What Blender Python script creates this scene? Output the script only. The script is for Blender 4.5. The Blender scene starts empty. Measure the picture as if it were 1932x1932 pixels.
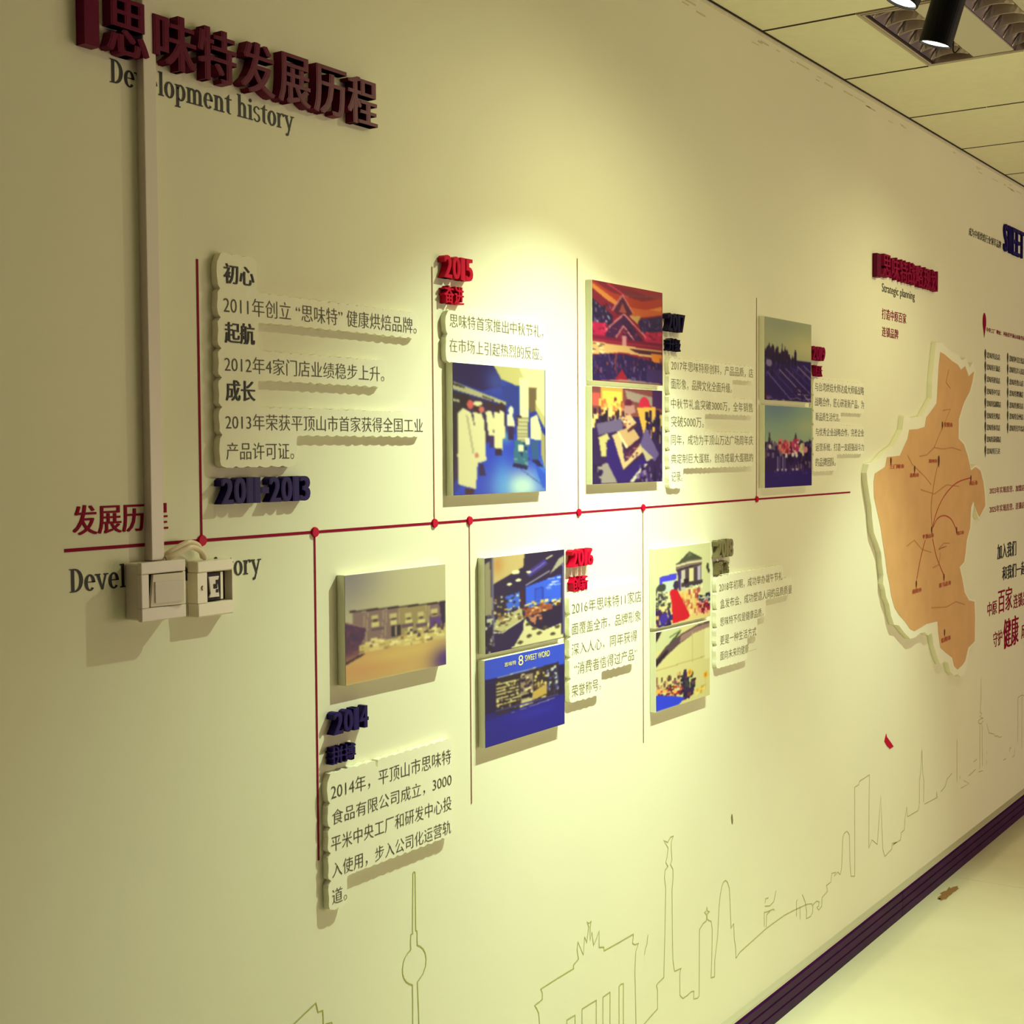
import bpy, bmesh, math, random
import numpy as np
from mathutils import Vector, Matrix
from mathutils.geometry import tessellate_polygon
random.seed(4)
S = bpy.context.scene
C = S.collection

# ------------------------------------------------------------------ camera
FPX = 2653.14                      # focal length in pixels of the 1932 px frame
DIST, EYE = 1.5629, 1.575          # camera to wall, camera height
YAW, PITCH, ROLL = (math.radians(a) for a in (55.93695763, -2.40251846, -0.3867872))
fwd = np.array([math.cos(PITCH)*math.sin(YAW), math.cos(PITCH)*math.cos(YAW), math.sin(PITCH)])
r0 = np.cross(fwd, [0, 0, 1]); r0 /= np.linalg.norm(r0); u0 = np.cross(r0, fwd)
RT = math.cos(ROLL)*r0 + math.sin(ROLL)*u0
UP = -math.sin(ROLL)*r0 + math.cos(ROLL)*u0
cam = bpy.data.cameras.new('camera'); cam.sensor_width = 36; cam.lens = 36*FPX/1932; cam.clip_start = .02
co = bpy.data.objects.new('camera', cam); C.objects.link(co)
mw = Matrix.Identity(4)
for i in range(3):
    mw[i][0], mw[i][1], mw[i][2] = RT[i], UP[i], -fwd[i]
mw.translation = (0, -DIST, EYE); co.matrix_world = mw
S.camera = co

# ------------------------------------------------------------------ world, exposure
WORLD_COL, WORLD_STR = (.62, .34, .72), .045
BEAM_COL, SPILL_COL = (.79, 1, .72), (.96, .95, .52)
# fill lamps added out of view: one brightens the wall, one the ceiling
def area(name, loc, target, sx, sy, watts, col):
    l = bpy.data.lights.new(name, 'AREA'); l.shape = 'RECTANGLE'; l.size = sx; l.size_y = sy; l.energy = watts; l.color = col
    o = bpy.data.objects.new(name, l); C.objects.link(o); o.location = loc
    o.rotation_mode = 'QUATERNION'; o.rotation_quaternion = (Vector(loc)-Vector(target)).to_track_quat('Z', 'Y')
area('wall_fill', (7.5, -6.2, 1.1), (1.6, 0, 1.5), 4.5, 2.0, 104, (1, .76, .60))
area('ceiling_fill', (4.0, -3.3, .9), (4.4, -.9, 2.65), 3.0, 1.4, 21, (1, .86, .58))
w = bpy.data.worlds.new('world'); S.world = w; w.use_nodes = True
bg = w.node_tree.nodes['Background']; bg.inputs[0].default_value = (*WORLD_COL, 1); bg.inputs[1].default_value = WORLD_STR
S.view_settings.view_transform = 'Standard'; S.view_settings.look = 'None'
S.view_settings.exposure = 0; S.view_settings.gamma = 1; S.view_settings.use_curve_mapping = False

# three ceiling spotlights: lens position, unit aim, beam watts, beam cone, spill watts
def unit(v): v = Vector(v); return v.normalized()
LAMPS = [
    ((2.58, -.69, 2.40), unit((-.19, .40, -1)), 122, 84, 15, 160),
    ((2.842, -.672, 2.386), unit((-.017, .305, -1)), 112, 68, 5, 170),
    ((4.44, -.70, 2.40), unit((-.11, .20, -1)), 105, 62, 18, 176),
]

def W(px, py, t=0.0):
    """point of the plane t metres in front of the wall seen at a photo pixel -> (x, z)"""
    a, b = (px-966)/FPX, -(py-966)/FPX
    r = fwd + a*RT + b*UP
    k = (DIST-t)/r[1]
    return r[0]*k, r[2]*k + EYE

# ------------------------------------------------------------------ materials
def lin(c):
    c = np.asarray(c, float)/255
    return np.where(c <= .04045, c/12.92, ((c+.055)/1.055)**2.4)
def mat(name, rgb, rough=.5, metal=0, noise=0, nscale=30, bump=0, bscale=200, coat=0, emit=0, srgb=True, spec=.5):
    m = bpy.data.materials.new(name); m.use_nodes = True
    nt = m.node_tree; p = nt.nodes['Principled BSDF']
    c = lin(rgb) if srgb else np.array(rgb)
    p.inputs['Base Color'].default_value = (*c, 1)
    p.inputs['Roughness'].default_value = rough; p.inputs['Metallic'].default_value = metal
    p.inputs['Coat Weight'].default_value = coat
    p.inputs['Specular IOR Level'].default_value = spec
    if emit:
        p.inputs['Emission Color'].default_value = (*c, 1); p.inputs['Emission Strength'].default_value = emit
    if noise or bump:
        g = nt.nodes.new('ShaderNodeNewGeometry')
    if noise:
        n = nt.nodes.new('ShaderNodeTexNoise'); n.inputs['Scale'].default_value = nscale; n.inputs['Detail'].default_value = 4
        nt.links.new(g.outputs['Position'], n.inputs['Vector'])
        r = nt.nodes.new('ShaderNodeValToRGB')
        r.color_ramp.elements[0].position = .3; r.color_ramp.elements[1].position = .7
        r.color_ramp.elements[0].color = (*(c*(1-noise)), 1); r.color_ramp.elements[1].color = (*np.minimum(c*(1+noise), 1), 1)
        nt.links.new(n.outputs['Fac'], r.inputs[0]); nt.links.new(r.outputs[0], p.inputs['Base Color'])
    if bump:
        n2 = nt.nodes.new('ShaderNodeTexNoise'); n2.inputs['Scale'].default_value = bscale
        nt.links.new(g.outputs['Position'], n2.inputs['Vector'])
        b = nt.nodes.new('ShaderNodeBump'); b.inputs['Strength'].default_value = bump; b.inputs['Distance'].default_value = .002
        nt.links.new(n2.outputs['Fac'], b.inputs['Height']); nt.links.new(b.outputs[0], p.inputs['Normal'])
    return m
M = {}
M['wall'] = mat('cream_emulsion', (.80, .78, .58), .75, noise=.012, nscale=3, bump=.05, bscale=120, srgb=False, spec=.2)
M['ceil'] = mat('mineral_tile', (.88, .86, .62), .85, noise=.02, nscale=25, bump=.08, bscale=300, srgb=False, spec=.2)
M['gap'] = mat('dark_joint', (40, 32, 20), .9)
M['floor'] = mat('polished_floor_tile', (.80, .76, .52), .16, noise=.03, nscale=4, srgb=False)
M['dirt'] = mat('brown_dirt', (150, 112, 62), .8)
M['skirt'] = mat('dark_plum_skirting', (52, 2, 60), .45, spec=.1, noise=.25, nscale=9)
M['skirtcap'] = mat('pale_sealant', (176, 170, 140), .6)
M['trim'] = mat('painted_edge_trim', (222, 216, 186), .7, noise=.05, nscale=40)
M['chip'] = mat('scuffed_paint', (206, 194, 150), .8)
M['board'] = mat('white_foam_board', (.86, .84, .64), .6, srgb=False, spec=.3)
M['boardedge'] = M['board']
M['ink'] = mat('black_print', (26, 22, 18), .6)
M['inkgrey'] = mat('dark_grey_print', (66, 60, 40), .6)
M['inklit_scuff'] = mat('spotlit_print_scuff', (116, 110, 66), .6)  # grey ink lightened as if washed out by the spotlights; also colours the scuff
M['red'] = mat('gloss_crimson', (136, 0, 56), .4, spec=.12)
M['maroon'] = mat('gloss_maroon', (98, 0, 46), .4, spec=.12)
M['redprint'] = mat('crimson_print', (140, 0, 42), .6, spec=.1)
M['branch'] = mat('brown_print', (140, 84, 60), .6)
M['redbright'] = mat('gloss_red', (190, 0, 46), .4, spec=.12)
M['navy'] = mat('gloss_navy', (24, 8, 84), .35, spec=.12)
M['inkblue'] = mat('gloss_blue_black', (16, 8, 46), .35, spec=.12)
M['navyflat'] = mat('navy_print', (30, 18, 96), .6, spec=.1)
M['olive'] = mat('grey_olive_acrylic', (118, 108, 70), .4)
M['line'] = mat('olive_line_print', (168, 170, 84), .7)
M['pvc'] = mat('white_pvc', (.74, .66, .56), .35, srgb=False)
M['pvcwarm'] = mat('cream_plastic', (.80, .72, .55), .3, srgb=False)
M['cable'] = mat('cream_cable', (.75, .62, .42), .4, srgb=False)
M['black'] = mat('matt_black_metal', (9, 7, 14), .5, spec=.15)
M['darkslot'] = mat('dark_recess', (26, 12, 24), .7)
M['chrome'] = mat('steel_screw', (120, 110, 90), .3, metal=1)
M['alu'] = mat('satin_aluminium', (190, 178, 172), .28, metal=.9)
M['troffer'] = mat('white_enamel', (.62, .58, .46), .4, srgb=False)
M['lens'] = mat('lamp_lens_glow', (255, 250, 220), .3, emit=9)
M['map'] = mat('orange_map_print', (216, 168, 110), .55, noise=.05, nscale=14)
M['mapline'] = mat('brown_map_line', (190, 132, 74), .6)
M['mapred'] = mat('red_map_print', (186, 54, 26), .6)
M['mapdark'] = mat('dark_map_pin', (96, 34, 10), .6)
def print_mat():
    m = bpy.data.materials.new('photo_print'); m.use_nodes = True
    nt = m.node_tree; p = nt.nodes['Principled BSDF']
    a = nt.nodes.new('ShaderNodeVertexColor'); a.layer_name = 'print'
    nt.links.new(a.outputs['Color'], p.inputs['Base Color']); p.inputs['Roughness'].default_value = .35
    p.inputs['Specular IOR Level'].default_value = .3
    return m
M['print'] = print_mat()

# ------------------------------------------------------------------ object helpers
def empty(name, loc, label, cat, group=None):
    o = bpy.data.objects.new(name, None); C.objects.link(o); o.location = loc; o.empty_display_size = .02
    o['label'] = label; o['category'] = cat
    if group: o['group'] = group
    return o
def worldloc(o):
    v = Vector(o.location)
    return v + worldloc(o.parent) if o.parent else v
def link(name, me, m, parent=None, origin=None):
    """verts of me are in world metres; move the origin and parent it"""
    base = worldloc(parent) if parent else Vector((0, 0, 0))
    if origin is None:
        n = len(me.vertices)
        if n:
            a = np.empty(n*3); me.vertices.foreach_get('co', a); a = a.reshape(-1, 3)
            origin = Vector(((a[:, 0].min()+a[:, 0].max())/2, a[:, 1].max(), a[:, 2].min()))
        else: origin = base
    origin = Vector(origin)
    me.transform(Matrix.Translation(-origin))
    me.update()
    if m is not None and not me.materials: me.materials.append(m)
    o = bpy.data.objects.new(name, me); C.objects.link(o)
    o.location = origin - base
    if parent: o.parent = parent
    return o
def tag(o, label, cat, group=None):
    o['label'] = label; o['category'] = cat
    if group: o['group'] = group
    return o
def struct(o, label=None):
    o['kind'] = 'structure'
    if label: o['label'] = label; o['category'] = 'room'
    return o
def mesh(name, V, F):
    me = bpy.data.meshes.new(name); me.from_pydata([tuple(v) for v in V], [], [tuple(f) for f in F]); me.update(); return me
def bm_mesh(name, bm, smooth=False):
    bmesh.ops.recalc_face_normals(bm, faces=bm.faces)
    me = bpy.data.meshes.new(name); bm.to_mesh(me); bm.free()
    if smooth:
        for p in me.polygons: p.use_smooth = True
    return me
def add_box(bm, x0, x1, y0, y1, z0, z1, bev=0):
    r = bmesh.ops.create_cube(bm, size=1)
    for v in r['verts']:
        v.co = Vector(((x0+x1)/2+v.co.x*(x1-x0), (y0+y1)/2+v.co.y*(y1-y0), (z0+z1)/2+v.co.z*(z1-z0)))
    if bev:
        es = list({e for v in r['verts'] for e in v.link_edges})
        bmesh.ops.bevel(bm, geom=es, offset=bev, segments=2, affect='EDGES', profile=.5)
def box(name, x0, x1, y0, y1, z0, z1, m, parent=None, bev=0):
    bm = bmesh.new(); add_box(bm, x0, x1, y0, y1, z0, z1, bev)
    return link(name, bm_mesh(name, bm), m, parent)
def tess(pts):
    return [f for f in tessellate_polygon([[Vector((x, z, 0)) for x, z in pts]])]
def prism(pts, t0, t1):
    """outline of (x, z) points, from t0 to t1 metres in front of the wall"""
    n = len(pts); bm = bmesh.new()
    A = [bm.verts.new((x, -t1, z)) for x, z in pts]; B = [bm.verts.new((x, -t0, z)) for x, z in pts]
    for f in tess(pts):
        bm.faces.new([A[i] for i in f]); bm.faces.new([B[i] for i in reversed(f)])
    for i in range(n): bm.faces.new((A[i], A[(i+1) % n], B[(i+1) % n], B[i]))
    return bm
def flat(pts, t):
    bm = bmesh.new(); A = [bm.verts.new((x, -t, z)) for x, z in pts]
    for f in tess(pts): bm.faces.new([A[i] for i in f])
    return bm
def ribbon(lines, wd, t):
    """flat printed line(s): each a list of (x, z)"""
    V, F = [], []
    for pts in lines:
        P = [Vector(p) for p in pts]
        n = len(P)
        if n < 2: continue
        for i in range(n):
            d0 = (P[i]-P[i-1]).normalized() if i > 0 else None
            d1 = (P[i+1]-P[i]).normalized() if i < n-1 else None
            d0 = d0 or d1; d1 = d1 or d0
            tg = d0 + d1
            tg = tg.normalized() if tg.length > .3 else d1
            nn = Vector((-tg.y, tg.x))
            k = 1/max(.55, abs(nn.dot(Vector((-d1.y, d1.x)))))
            for s in (1, -1):
                q = P[i]+nn*s*wd/2*k; V.append((q.x, -t, q.y))
            if i:
                b = len(V)-4; F.append((b, b+1, b+3, b+2))
    return mesh('ribbon', V, F)
def tube(pts, r, seg=8):
    bm = bmesh.new(); P = [Vector(p) for p in pts]; rings = []
    for i, p in enumerate(P):
        t = (P[min(i+1, len(P)-1)]-P[max(i-1, 0)]).normalized()
        a = t.orthogonal().normalized() if i == 0 else (rings_a - t*rings_a.dot(t)).normalized()
        rings_a = a; b = t.cross(a)
        rings.append([bm.verts.new(p+(a*math.cos(2*math.pi*k/seg)+b*math.sin(2*math.pi*k/seg))*r) for k in range(seg)])
    for q, s in zip(rings, rings[1:]):
        for k in range(seg): bm.faces.new((q[k], q[(k+1) % seg], s[(k+1) % seg], s[k]))
    bm.faces.new(rings[0]); bm.faces.new(rings[-1])
    return bm
def smooth_curve(pts, n=6):
    P = [Vector(p) for p in pts]; out = []
    for i in range(len(P)-1):
        a, b, c, d = P[max(i-1, 0)], P[i], P[i+1], P[min(i+2, len(P)-1)]
        for k in range(n):
            t = k/n
            out.append(.5*((2*b)+(c-a)*t+(2*a-5*b+4*c-d)*t*t+(3*b-a-3*c+d)*t**3))
    out.append(P[-1]); return out

# ------------------------------------------------------------------ lettering
_fc = bpy.data.curves.new('lettering_source', 'FONT'); _fo = bpy.data.objects.new('lettering_source', _fc)
C.objects.link(_fo); _fc.resolution_u = 3; _fc.fill_mode = 'BOTH'
def glyphs(body, extrude=0.0, offset=0.0):
    _fc.body = body; _fc.extrude = extrude; _fc.offset = offset
    _fc.fill_mode = 'BOTH'
    bpy.context.view_layer.update()
    me = bpy.data.meshes.new_from_object(_fo.evaluated_get(bpy.context.evaluated_depsgraph_get()))
    a = np.empty(len(me.vertices)*3); me.vertices.foreach_get('co', a)
    F = [tuple(p.vertices) for p in me.polygons]
    bpy.data.meshes.remove(me)
    return a.reshape(-1, 3), F
def lettering(body, x0, x1, zt, zb, em, t, thick=0.0, smear=0.0, offset=0.0, ncopy=3):
    """text whose ink runs x0..x1; em=(top,bottom) of the em square sits at zt, zb.  Flat at t, or a solid t..t+thick"""
    V, F = glyphs(body, .5 if thick else 0, offset); dep = np.zeros(len(V))
    if smear:
        n = len(V); Vs, Fs = [], []; dep = np.zeros(n*ncopy)
        for k in range(ncopy):
            d = np.array([smear*(2*k/(ncopy-1)-1), 0, 0]); dep[k*n:(k+1)*n] = .00018*((k*2) % ncopy)
            Vs.append(V+d); Fs += [tuple(i+n*k for i in f) for f in F]
        V, F = np.concatenate(Vs), Fs
    xa, xb = V[:, 0].min(), V[:, 0].max()
    if em == 'ink': em = (V[:, 1].max(), V[:, 1].min())
    X = x0 + (V[:, 0]-xa)/(xb-xa)*(x1-x0)
    Z = zb + (V[:, 1]-em[1])/(em[0]-em[1])*(zt-zb)
    Y = -(t + (V[:, 2]+.5)*thick) if thick else np.full(len(V), -t)
    return mesh('lettering', np.stack([X, Y-dep, Z], 1), F)
def serif_text(body, x0, x1, zt, zb, t):
    """condensed bold roman lettering: cap height zt, baseline zb"""
    P = []; pen = 0.0
    def q(*p): P.append([(pen+x, y) for x, y in p])
    def rc(a, b, c, d): q((a, b), (c, b), (c, d), (a, d))
    def ring(cx_, cy_, rx, ry, ix, iy, a0=0, a1=360, n=28):
        for k in range(n):
            u, v = (math.radians(a0+(a1-a0)*(k+e)/n) for e in (0, 1))
            q((cx_+rx*math.cos(u), cy_+ry*math.sin(u)), (cx_+rx*math.cos(v), cy_+ry*math.sin(v)), (cx_+ix*math.cos(v), cy_+iy*math.sin(v)), (cx_+ix*math.cos(u), cy_+iy*math.sin(u)))
    def dot(cx_, cy_, r): q(*[(cx_+r*math.cos(2*math.pi*k/14), cy_+r*math.sin(2*math.pi*k/14)) for k in range(14)])
    def stem(x, h, d=0, flag=True):
        rc(x, d, x+.10, h); rc(x-.05, d, x+.15, d+.04)
        if flag: q((x-.06, h-.03), (x, h-.05), (x, h), (x-.06, h-.01))
    def arch(x): ring(x+.155, .32, .155, .165,   .055, .11, 0, 150, 12)
    for c in body:
        if c == 'D': rc(.06, 0, .16, .69); rc(0, .66, .18, .69); rc(0, 0, .18, .03); ring(.17, .345, .27, .345, .155, .295, -90, 90, 20); w_ = .47
        elif c == 'e': ring(.19, .24, .175, .25, .07, .2, 0, 318, 30); rc(.09, .245, .36, .275); w_ = .39
        elif c == 'v': q((.0, .48), (.11, .48), (.235, .0), (.18, .0)); q((.305, .48), (.36, .48), (.235, .0), (.19, .04)); rc(-.04, .440, .15, .48); rc(.25, .440, .41, .48); w_ = .40
        elif c == 'l': stem(.06, .72); w_ = .22
        elif c == 'o': ring(.19, .24, .18, .25, .075, .2); w_ = .38
        elif c == 'p': stem(.06, .48, -.21); ring(.22, .24, .18, .25, .075, .2, -150, 150); w_ = .42
        elif c in 'nh': stem(.06, .48 if c == 'n' else .72); arch(.06); stem(.27, .33, 0, False); w_ = .44
        elif c == 'm': stem(.06, .48); arch(.06); stem(.27, .33, 0, False); arch(.27); stem(.48, .33, 0, False); w_ = .65
        elif c == 't': rc(.08, .06, .18, .52); q((.08, .5), (.18, .5), (.18, .62)); rc(0, .440, .27, .48); ring(.2, .11, .12, .115, .02, .085, 180, 300, 12); w_ = .28
        elif c == 'i': stem(.06, .48); dot(.11, .62, .06); w_ = .22
        elif c == 's': ring(.155, .365, .135, .13, .07, .09, 20, 265, 18); ring(.155, .12, .14, .135, .075, .095, -160, 90, 18); w_ = .32
        elif c == 'r': stem(.06, .48); ring(.25, .34, .12, .155, .07, .12, 60, 175, 10); dot(.3, .43, .048); w_ = .36
        elif c == 'y': q((.0, .48), (.11, .48), (.235, .0), (.18, .0)); q((.305, .48), (.36, .48), (.16, -.19), (.10, -.19)); dot(.09, -.165, .05); rc(-.04, .440, .15, .48); rc(.25, .440, .41, .48); w_ = .40
        else: w_ = .20
        pen += w_
    xs_ = [x for p in P for x, y in p]; a, b = min(xs_), max(xs_); V, F = [], []
    for k, p in enumerate(P):
        F.append(tuple(range(len(V), len(V)+len(p))))
        V += [(x0+(x-a)/(b-a)*(x1-x0), -t-.00002*(k % 5), zb+y/.69*(zt-zb)) for x, y in p]
    return mesh('lettering', V, F)
CJK, CAP = (.85, -.08), (.69, 0.0)
def span(pl, pr, t):
    """pl=(x, ytop, ybottom) at the left end, pr at the right end, in photo pixels"""
    a, b, c = W(pl[0], pl[1], t), W(pl[0], pl[2], t), W((pl[0]+pr[0])/2, 900, t)
    x0 = W(pl[0], (pl[1]+pl[2])/2, t)[0]; x1 = W(pr[0], (pr[1]+pr[2])/2, t)[0]
    zt = (W(pl[0], pl[1], t)[1]+W(pr[0], pr[1], t)[1])/2; zb = (W(pl[0], pl[2], t)[1]+W(pr[0], pr[2], t)[1])/2
    return x0, x1, zt, zb
def text_line(name, body, pl, pr, m, t=.0006, em=CJK, parent=None, **k):
    x0, x1, zt, zb = span(pl, pr, t + k.get('thick', 0))
    return link(name, lettering(body, x0, x1, zt, zb, em, t, **k), M[m], parent)

# ================================================================== structure
CEIL = EYE + 1.1115
XA, XB, YB = -1.2, 9.0, -3.4
struct(box('wall_left', XA, XB, 0, .12, 0, CEIL+.1, M['wall']))
# floor: large polished tiles with hairline joints
bm = bmesh.new()
jx = [XA] + [x for x in (.36, 1.96, 3.56, 5.16, 6.76, 8.36)] + [XB]; jy = [YB, -2.4, -.8, 0]
for a, b in zip(jx, jx[1:]):
    for c, d in zip(jy, jy[1:]):
        add_box(bm, a+.0008, b-.0008, c+.0008, d-.0008 if d < 0 else 0, -.02, 0)
fl = struct(link('floor', bm_mesh('floor', bm), M['floor'], origin=(0, 0, 0)))
box('floor_joint', XA, XB, YB, 0, -.03, -.0015, M['gap'], fl)
# ceiling: wide tiles running out from the wall, 0.6 m apart, dark open joints
bm = bmesh.new(); ts = .5947
cx = [3.503+ts*k for k in range(-8, 10)]
TX0, TX1, TY0, TY1 = 3.506, 4.088, -.262, -.862
for a, b in zip(cx, cx[1:]):
    rows = [(YB, -2.4), (-2.4, -1.2), (-1.2, 0)]
    if abs(a-3.503) < .01: rows = [(YB, -2.4), (-2.4, -1.2), (-1.2, TY1), (TY0, 0)]
    for c, d in rows:
        add_box(bm, a+.0055, b-.0055, c+.003, d-.003, CEIL, CEIL+.012, .0015)
ce = struct(link('ceiling', bm_mesh('ceiling', bm), M['ceil'], origin=(0, 0, CEIL)))
bm = bmesh.new()
for c, d, a, b in ((YB, TY1-.003, XA, XB), (TY1-.003, TY0+.003, XA, TX0-.003), (TY1-.003, TY0+.003, TX1+.003, XB), (TY0+.003, 0, XA, XB)):
    add_box(bm, a, b, c, d, CEIL+.0125, CEIL+.02)
link('joint_backing', bm_mesh('joint_backing', bm), M['gap'], ce)
bm = bmesh.new()
for a in cx:
    for c, d in ((YB, TY1-.004), (TY1, TY0), (TY0+.004, -.0045)):
        if c == TY1 and TX0-.01 < a < TX1+.01: continue
        add_box(bm, a-.0048, a+.0048, c, d, CEIL-.0004, CEIL+.006)
for y in (-2.4, -1.2): add_box(bm, XA, XB, y-.0028, y+.0028, CEIL+.0012, CEIL+.006)
add_box(bm, XA, XB, -.009, -.0042, CEIL-.0025, CEIL+.006)
link('ceiling_joint', bm_mesh('joints', bm), M['gap'], ce)
# wall angle under the ceiling, with chipped paint
bm = bmesh.new(); add_box(bm, XA, XB, -.003, 0, CEIL-.011, CEIL-.002)
tm = struct(link('trim_1', bm_mesh('trim', bm), M['trim']))
bm = bmesh.new()
for k in range(30):
    x = 2.9+random.random()*3.4; l = .02+random.random()*.07; z = CEIL-.022-random.random()*.02
    add_box(bm, x, x+l, -.0008, -.0001, z-.0015-.003*random.random(), z)
pc = link('paint_chips', bm_mesh('chips', bm), M['chip'], tm); pc['kind'] = 'stuff'
# skirting: stone face with two grooves, pale sealed ledge on top
def skirt_profile():
    return [(0, .0), (.021, .0), (.021, .026), (.0185, .029), (.021, .032), (.021, .054), (.0185, .057), (.021, .060), (.021, .080), (.017, .086), (.012, .086), (0, .086)]
def sweep(prof, x0, x1):
    bm = bmesh.new(); a = [bm.verts.new((x0, -t, z)) for t, z in prof]; b = [bm.verts.new((x1, -t, z)) for t, z in prof]
    n = len(prof)
    for i in range(n): bm.faces.new((a[i], a[(i+1) % n], b[(i+1) % n], b[i]))
    bm.faces.new(a); bm.faces.new(b)
    return bm
bm = bmesh.new()
for a, b in ((XA, .20), (.203, 2.41), (2.413, 4.62), (4.623, 6.83), (6.833, XB)):
    q = sweep(skirt_profile(), a, b); me = bpy.data.meshes.new('tmp'); q.to_mesh(me); q.free(); bm.from_mesh(me); bpy.data.meshes.remove(me)
sk = struct(link('baseboard_left', bm_mesh('baseboard', bm), M['skirt']))
link('sealant_ledge', bm_mesh('ledge', sweep([(0, .0862), (.017, .0862), (.0135, .0905), (0, .097)], XA, XB)), M['skirtcap'], sk)

# ================================================================== ceiling luminaire
tf = empty('ceiling_light', ((TX0+TX1)/2, (TY0+TY1)/2, CEIL), 'unlit louvred ceiling light panel set between the ceiling tiles behind the black spotlights', 'ceiling light')
bm = bmesh.new()
for a in (.0, .009):
    x0, x1, y0, y1 = TX0+a, TX1-a, TY1+a, TY0-a; wd = .007; z0 = CEIL-.002-a*.1
    for q in ((x0, x1, y0, y0+wd), (x0, x1, y1-wd, y1), (x0, x0+wd, y0+wd, y1-wd), (x1-wd, x1, y0+wd, y1-wd)):
        add_box(bm, q[0], q[1], q[2], q[3], z0, CEIL+.03)
link('frame', bm_mesh('frame', bm), M['alu'], tf)
bays = [(-.393, -.284), (-.616, -.510), (-.840, -.733)]
panels = [(-.507, -.396), (-.730, -.619)]
for c, d in panels:
    box('infill_panel', TX0+.018, TX1-.018, c, d, CEIL-.001, CEIL+.004, M['troffer'], tf)
for c, d in bays:
    # parabolic trough
    bm = bmesh.new(); n = 10; L0, L1 = TX0+.018, TX1-.018
    A, B = [], []
    for k in range(n+1):
        s = k/n; y = c+(d-c)*s; z = CEIL+.002+.052*(1-(2*s-1)**2)
        A.append(bm.verts.new((L0, y, z))); B.append(bm.verts.new((L1, y, z)))
    for k in range(n): bm.faces.new((A[k], A[k+1], B[k+1], B[k]))
    link('reflector', bm_mesh('reflector', bm, True), M['alu'], tf)
    for k in range(6):
        bm = bmesh.new()
        x = L0+.045+k*.0945
        n = 8
        top, bot = [], []
        for i in range(n+1):
            s = i/n; y = c+.002+(d-c-.004)*s
            bot.append((y, CEIL+.001+.010*(1-(2*s-1)**2))); top.append((y, CEIL+.003+.045*(1-(2*s-1)**2)))
        v = {}
        for i in range(n+1):
            v[i] = [bm.verts.new((x-.0025, bot[i][0], bot[i][1])), bm.verts.new((x+.0025, bot[i][0], bot[i][1])),
                    bm.verts.new((x+.008, top[i][0], top[i][1])), bm.verts.new((x-.008, top[i][0], top[i][1]))]
        for i in range(n):
            for j in range(4): bm.faces.new((v[i][j], v[i][(j+1) % 4], v[i+1][(j+1) % 4], v[i+1][j]))
        link('louvre', bm_mesh('louvre', bm), M['alu'], tf)
box('housing', TX0+.005, TX1-.005, TY1+.005, TY0-.005, CEIL+.058, CEIL+.10, M['troffer'], tf)

# ================================================================== spotlights
tr = empty('lighting_track', (3.4, -.75, CEIL), 'black lighting track under the ceiling carrying the spotlights', 'track')
box('track_rail', 1.9, 4.9, -.768, -.732, CEIL-.028, CEIL-.0005, M['black'], tr, .002)
def spot(i, label):
    F, a, wb, cone, ws, wide = LAMPS[i]
    F = Vector(F); rad, L = .033, .17
    root = empty('spotlight', F, label, 'spotlight', 'spotlights on the ceiling track')
    q = a.to_track_quat('Z', 'Y').to_matrix().to_4x4()
    def lathe(prof, seg=32):
        bm = bmesh.new(); rings = []
        for r, z in prof:
            if r < 1e-6: rings.append([bm.verts.new((0, 0, z))]*seg)
            else: rings.append([bm.verts.new((r*math.cos(2*math.pi*k/seg), r*math.sin(2*math.pi*k/seg), z)) for k in range(seg)])
        for A, B in zip(rings, rings[1:]):
            for k in range(seg):
                vs = []
                for v in (A[k], A[(k+1) % seg], B[(k+1) % seg], B[k]):
                    if v not in vs: vs.append(v)
                if len(vs) > 2: bm.faces.new(vs)
        bmesh.ops.transform(bm, matrix=Matrix.Translation(F) @ q, verts=bm.verts)
        return bm_mesh('lathe', bm, False)
    def soft(me):
        for p in me.polygons: p.use_smooth = True
        return me
    link('housing', lathe([(0, -L), (rad-.004, -L), (rad, -L+.004), (rad, -.001), (rad-.001, 0), (rad-.0035, 0), (rad-.006, -.016)]), M['black'], root)
    link('lens', lathe([(0, -.0035), (rad-.012, -.0035), (rad-.0036, -.0045)]), M['lens'], root)
    # yoke, stem and track adapter
    mid = F - a*(L*.72)
    top = Vector((mid.x, -.75, CEIL-.028))
    link('stem', bm_mesh('stem', tube([mid, mid+(top-mid)*.5+Vector((0, 0, .01)), top], .006)), M['black'], root)
    box('track_adapter', mid.x-.05, mid.x+.05, -.766, -.734, CEIL-.052, CEIL-.0285, M['black'], root, .003)
    if i == 1:
        s = Vector((.56, -.83, 0)); s = (s - a*s.dot(a)).normalized()
        p = F + s*(rad+.001) - a*.004
        link('clip_wire', bm_mesh('clip', tube(smooth_curve([p-a*.012, p+a*.005+s*.004, p+a*.008+s*.010, p-a*.002+s*.015]), .0013, 6)), M['black'], root)
    for nm, en, ang, col in (('beam', wb, cone, BEAM_COL), ('spill', ws, wide, SPILL_COL)):
        l = bpy.data.lights.new(nm, 'SPOT'); l.energy = en; l.color = col; l.spot_size = math.radians(ang); l.spot_blend = 1; l.shadow_soft_size = .012
        lo = bpy.data.objects.new('lamp_'+nm, l); C.objects.link(lo)
        lo.parent = root; lo.matrix_parent_inverse = Matrix.Identity(4)
        lo.location = a*.004; lo.rotation_mode = 'QUATERNION'; lo.rotation_quaternion = (-a).to_track_quat('Z', 'Y')
spot(0, 'black tube spotlight at the top picture edge, tilted with its bright lens facing left')
spot(1, 'black tube spotlight hanging nearly straight down, lens edge on, in front of the louvred light')
spot(2, 'black tube spotlight further along the track, lighting the orange map')

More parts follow.
